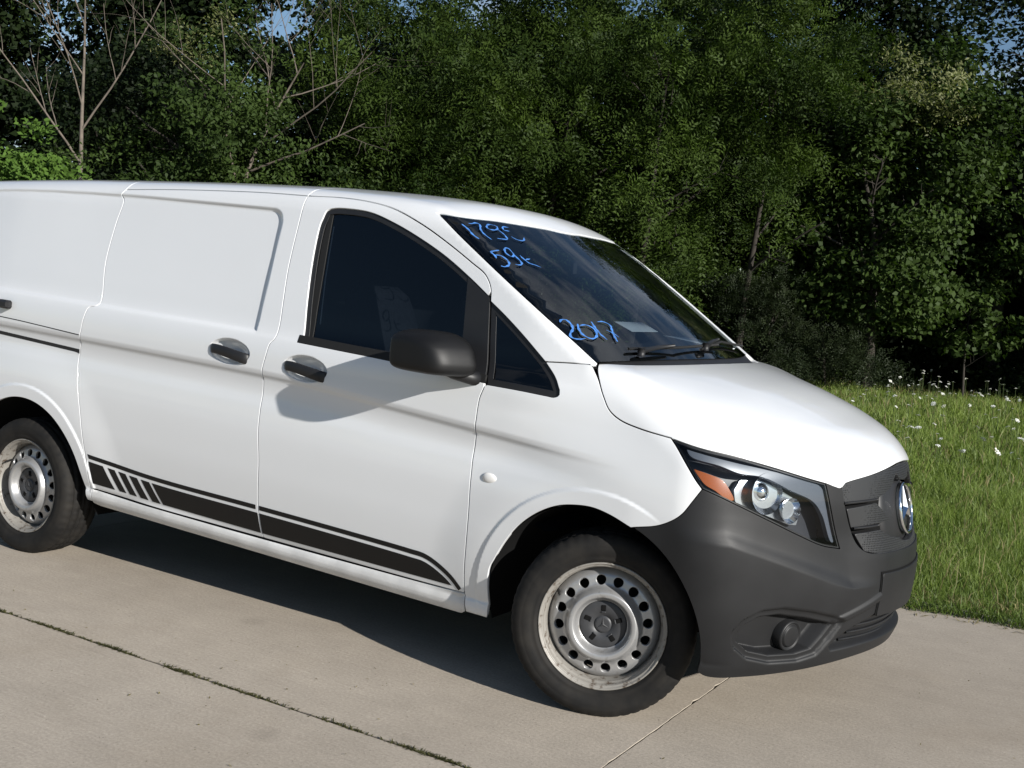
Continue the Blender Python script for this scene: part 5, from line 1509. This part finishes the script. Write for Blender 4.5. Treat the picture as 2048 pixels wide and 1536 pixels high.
def spray_crown(r, base, cx, cz, rx, rz, nclump, per, crad, mat, parent, nl=7, L=.080, W_=.031, ln=.28):
    """feathery compound leaves hanging in sprays"""
    P, O, T = crown_points(r, base, cx, cz, rx, rz, nclump, per, crad, .35)
    k = len(P); d = unit(O*.5 + r.normal(size=P.shape)*.7 + np.array([.1, -.25, -.30])); nrm = unit(np.cross(d, r.normal(size=P.shape)) + np.array([0, 0, .6])); s = unit(np.cross(d, nrm)); nrm = np.cross(s, d)
    V = []; tn = []
    ln_ = ln*(.7 + .6*r.random((k, 1)))
    for i in range(nl):
        f = (i//2 + .5)/(nl/2); sg = 1 if i % 2 else -1
        c = P + d*ln_*f + np.array([0, 0, -1.])*ln_*.35*f*f
        t = unit(s*sg*.85 + d*.5 + nrm*.1*r.normal(size=(k, 1))); w = np.cross(nrm, t)
        V.append(np.stack([c, c + t*L*.55 + w*W_*.5, c + t*L, c + t*L*.45 - w*W_*.5], 1))
        tn.append(np.clip(.70*T + .30*r.random(k), 0, 1))
    V = np.stack(V, 1).reshape(-1, 3); tn = np.stack(tn, 1).ravel()
    return big_mesh('crown', V, np.arange(len(V)).reshape(-1, 4), mat, parent, False, ('tone', tn))

def tree(name, label, seed, x, y, height, trunk_r, crown, bark='bark', lean=(0, 0), levels=2, nch=(9, 4), cat='tree', group=None, spread=.6, limb=.55, first=.35):
    r = np.random.default_rng(seed); root = empty(name, (0, 0, 0)); root.location = (x, y, float(gz(y)))
    tag(root, label, cat, group)
    mb = MB(); tips = []
    branch_tree(r, (0, 0, -.1), height, lean, trunk_r, levels, nch, spread, .25, mb, tips, first=first, limb=limb)
    mb.build('trunk', bark, root, True)
    for c in crown:
        kind, kw = c[0], c[1]
        if kind == 'broad': broad_crown(r, (0, 0, 0), parent=root, **kw)
        elif kind == 'spray': spray_crown(r, (0, 0, 0), parent=root, **kw)
        elif kind == 'tips':
            P = np.array([t[0] for t in tips if t[1] >= 2]); k = kw['per']
            if len(P) > kw.get('n', 60): P = P[r.choice(len(P), kw.get('n', 60), False)]
            Q_ = np.repeat(P, k, 0) + r.normal(0, kw['rad'], (k*len(P), 3)); N = unit(r.normal(size=Q_.shape) + [0, 0, .5])
            V, Q = leaf_quads(Q_, N, kw['L'], kw['W_'], r); big_mesh('crown', V, Q, kw['mat'], root, False, ('tone', r.random(len(Q_))))
    return root
B = lambda **k: ('broad', k)
Sp = lambda **k: ('spray', k)
G1 = 'trees of the wood edge'
# back row, tall and dark
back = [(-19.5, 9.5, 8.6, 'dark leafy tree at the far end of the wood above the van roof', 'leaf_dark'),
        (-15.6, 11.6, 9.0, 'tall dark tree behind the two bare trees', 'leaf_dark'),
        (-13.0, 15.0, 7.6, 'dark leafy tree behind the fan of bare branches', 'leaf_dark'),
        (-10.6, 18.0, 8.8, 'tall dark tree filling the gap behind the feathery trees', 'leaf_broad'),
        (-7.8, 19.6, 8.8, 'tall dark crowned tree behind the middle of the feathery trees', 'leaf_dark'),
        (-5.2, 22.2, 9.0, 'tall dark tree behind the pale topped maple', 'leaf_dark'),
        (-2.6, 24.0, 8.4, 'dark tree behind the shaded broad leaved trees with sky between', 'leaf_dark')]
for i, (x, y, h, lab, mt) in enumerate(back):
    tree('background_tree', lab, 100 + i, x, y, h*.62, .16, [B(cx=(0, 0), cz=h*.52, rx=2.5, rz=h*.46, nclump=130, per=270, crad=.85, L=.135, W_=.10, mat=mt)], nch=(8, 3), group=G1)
# feathery locust trees behind the van
loc = [(-9.9, 10.9, 6.8, 2.1, 'feathery green locust tree right of the fan of bare branches', (0, 0)),
       (-8.3, 12.8, 7.8, 2.2, 'feathery locust tree rising above the van roof', (.2, 0)),
       (-6.6, 13.4, 8.2, 2.3, 'wide feathery locust tree above the windscreen', (.3, 0)),
       (-5.2, 15.2, 8.0, 2.1, 'feathery locust tree beside the pale topped maple', (0, 0))]
for i, (x, y, h, rx, lab, cx) in enumerate(loc):
    tree('locust_tree', lab, 200 + i, x, y, h*.66, .08, [Sp(cx=cx, cz=h*.52, rx=rx, rz=h*.44, nclump=125, per=82, crad=.60, mat='leaf_locust')], nch=(7, 3), group='feathery locust trees')
# right-hand broad-leaved trees
tree('maple_tree', 'broad leaved maple with pale seed clusters over its top', 301, -3.3, 16.8, 4.6, .12,
     [B(cx=(0, 0), cz=3.1, rx=1.95, rz=2.8, nclump=120, per=230, crad=.58, L=.105, W_=.080, mat='leaf_broad', tone=(.35, 1.)),
      B(cx=(.15, -.5), cz=5.35, rx=1.25, rz=.55, nclump=34, per=90, crad=.34, L=.075, W_=.030, mat='leaf_seed', name='seed_clusters')], group='broad leaved trees at the grass edge')
tree('broadleaf_tree', 'dark shaded broad leaved tree right of the maple', 302, -1.6, 19.6, 6.6, .17,
     [B(cx=(0, 0), cz=3.6, rx=1.9, rz=3.1, nclump=120, per=190, crad=.65, L=.11, W_=.085, mat='leaf_dark')], group='broad leaved trees at the grass edge')
tree('broadleaf_tree', 'dark tree with sky showing through its thin top', 303, .6, 20.6, 6.6, .15,
     [B(cx=(0, 0), cz=4.3, rx=1.7, rz=3.4, nclump=80, per=150, crad=.62, L=.12, W_=.09, mat='leaf_dark')], group='broad leaved trees at the grass edge')
tree('sapling', 'broad leaved sapling with light leaves low before the dark trees', 304, -1.7, 17.4, 2.0, .03,
     [B(cx=(0, 0), cz=1.35, rx=.75, rz=.75, nclump=26, per=75, crad=.26, L=.12, W_=.09, mat='leaf_broad', tone=(.4, 1.))], nch=(6, 3), cat='sapling')
# cedar boughs low at the edge
for i, (x, y, h, lab) in enumerate(((-4.9, 15.6, 1.9, 'low brown green cedar bush beside the bonnet'), (-3.9, 16.2, 1.5, 'small cedar bush under the maple'))):
    tree('cedar_bush', lab, 320 + i, x, y, h, .05, [Sp(cx=(0, 0), cz=h*.5, rx=1.1, rz=h*.5, nclump=46, per=60, crad=.40, mat='leaf_cedar', nl=8, L=.055, W_=.017, ln=.22)], cat='bush', nch=(8, 3))
# shrubs on the left
tree('leafy_bush', 'bright green bush at the far left end of the wood', 330, -11.4, 4.9, 2.6, .05, [B(cx=(0, 0), cz=1.9, rx=1.15, rz=1.35, nclump=60, per=190, crad=.38, L=.075, W_=.045, mat='leaf_bright', tone=(.2, 1.))], cat='bush', nch=(8, 3))
tree('leafy_bush', 'loose olive green bush below the left bare tree', 331, -11.3, 6.0, 2.2, .05, [B(cx=(0, 0), cz=1.7, rx=1.25, rz=1.0, nclump=46, per=120, crad=.36, L=.08, W_=.03, mat='leaf_broad', tone=(.3, 1.))], cat='bush', nch=(8, 3))
tree('shrub', 'tall glossy leaved shrub between the two bare trees', 332, -10.9, 7.6, 4.4, .08, [B(cx=(0, 0), cz=3.3, rx=1.15, rz=2.1, nclump=90, per=170, crad=.40, L=.080, W_=.040, mat='leaf_broad', tone=(.25, 1.)), B(cx=(.2, -.3), cz=4.7, rx=.6, rz=.5, nclump=12, per=60, crad=.24, L=.06, W_=.022, mat='leaf_seed', name='pale_top_leaves')], cat='shrub', nch=(8, 3))  # second leaf set: smaller, paler clusters near the top
tree('shrub', 'low dark shrub just above the van roof by the right bare tree', 333, -10.0, 8.9, 2.9, .06, [B(cx=(0, 0), cz=2.0, rx=1.3, rz=1.3, nclump=70, per=170, crad=.40, L=.080, W_=.045, mat='leaf_broad')], cat='shrub', nch=(8, 3))
tree('shrub', 'dark shrub between the bush and the left bare tree', 334, -12.6, 7.6, 3.6, .07, [B(cx=(0, 0), cz=2.6, rx=1.3, rz=1.8, nclump=70, per=150, crad=.45, L=.085, W_=.050, mat='leaf_dark')], cat='shrub', nch=(8, 3))
# the two bare trees
tree('bare_tree', 'thin half dead tree with bare grey twigs left of the shrub', 340, -11.55, 5.95, 5.4, .052, [('tips', dict(per=5, n=60, rad=.10, L=.06, W_=.028, mat='leaf_broad'))], 'bark_pale', (-.10, -.02), 3, (6, 4, 3), group='bare trees above the van roof', spread=.42, limb=.80, first=.50)
tree('bare_tree', 'dead tree spreading a wide fan of pale bare branches', 341, -10.95, 7.85, 4.9, .060, [('tips', dict(per=4, n=40, rad=.10, L=.06, W_=.028, mat='leaf_broad'))], 'bark_pale', (.06, .02), 3, (7, 4, 3), group='bare trees above the van roof', spread=.55, limb=1.0, first=.52)
# wood edge going on to the right
for i, (x, y, h) in enumerate(((5.2, 17.8, 8.6), (8.4, 21.0, 5.6), (13.0, 19.5, 5.2))):
    tree('wood_edge_tree', ['dark tree where the wood edge goes on past the grass', 'broad dark tree farther along the wood edge', 'tall dark tree at the end of the wood edge'][i], 400 + i, x, y, h*.62, .17, [B(cx=(0, 0), cz=h*.5, rx=2.5, rz=h*.45, nclump=80, per=130, crad=.85, L=.17, W_=.13, mat='leaf_dark')], nch=(8, 3), group=G1)

# undergrowth under and behind the trees, one dark mass
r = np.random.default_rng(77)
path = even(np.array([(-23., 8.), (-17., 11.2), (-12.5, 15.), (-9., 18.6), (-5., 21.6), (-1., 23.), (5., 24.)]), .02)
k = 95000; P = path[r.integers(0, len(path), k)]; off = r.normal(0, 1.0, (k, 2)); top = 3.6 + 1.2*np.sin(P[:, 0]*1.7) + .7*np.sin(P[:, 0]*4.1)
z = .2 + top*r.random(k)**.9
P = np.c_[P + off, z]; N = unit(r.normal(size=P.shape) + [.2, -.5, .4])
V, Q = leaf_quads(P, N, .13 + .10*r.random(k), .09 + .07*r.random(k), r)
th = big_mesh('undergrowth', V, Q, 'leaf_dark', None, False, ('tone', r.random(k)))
tag(th, 'dark leafy undergrowth filling the wood behind the tree trunks', 'undergrowth', kind='stuff')
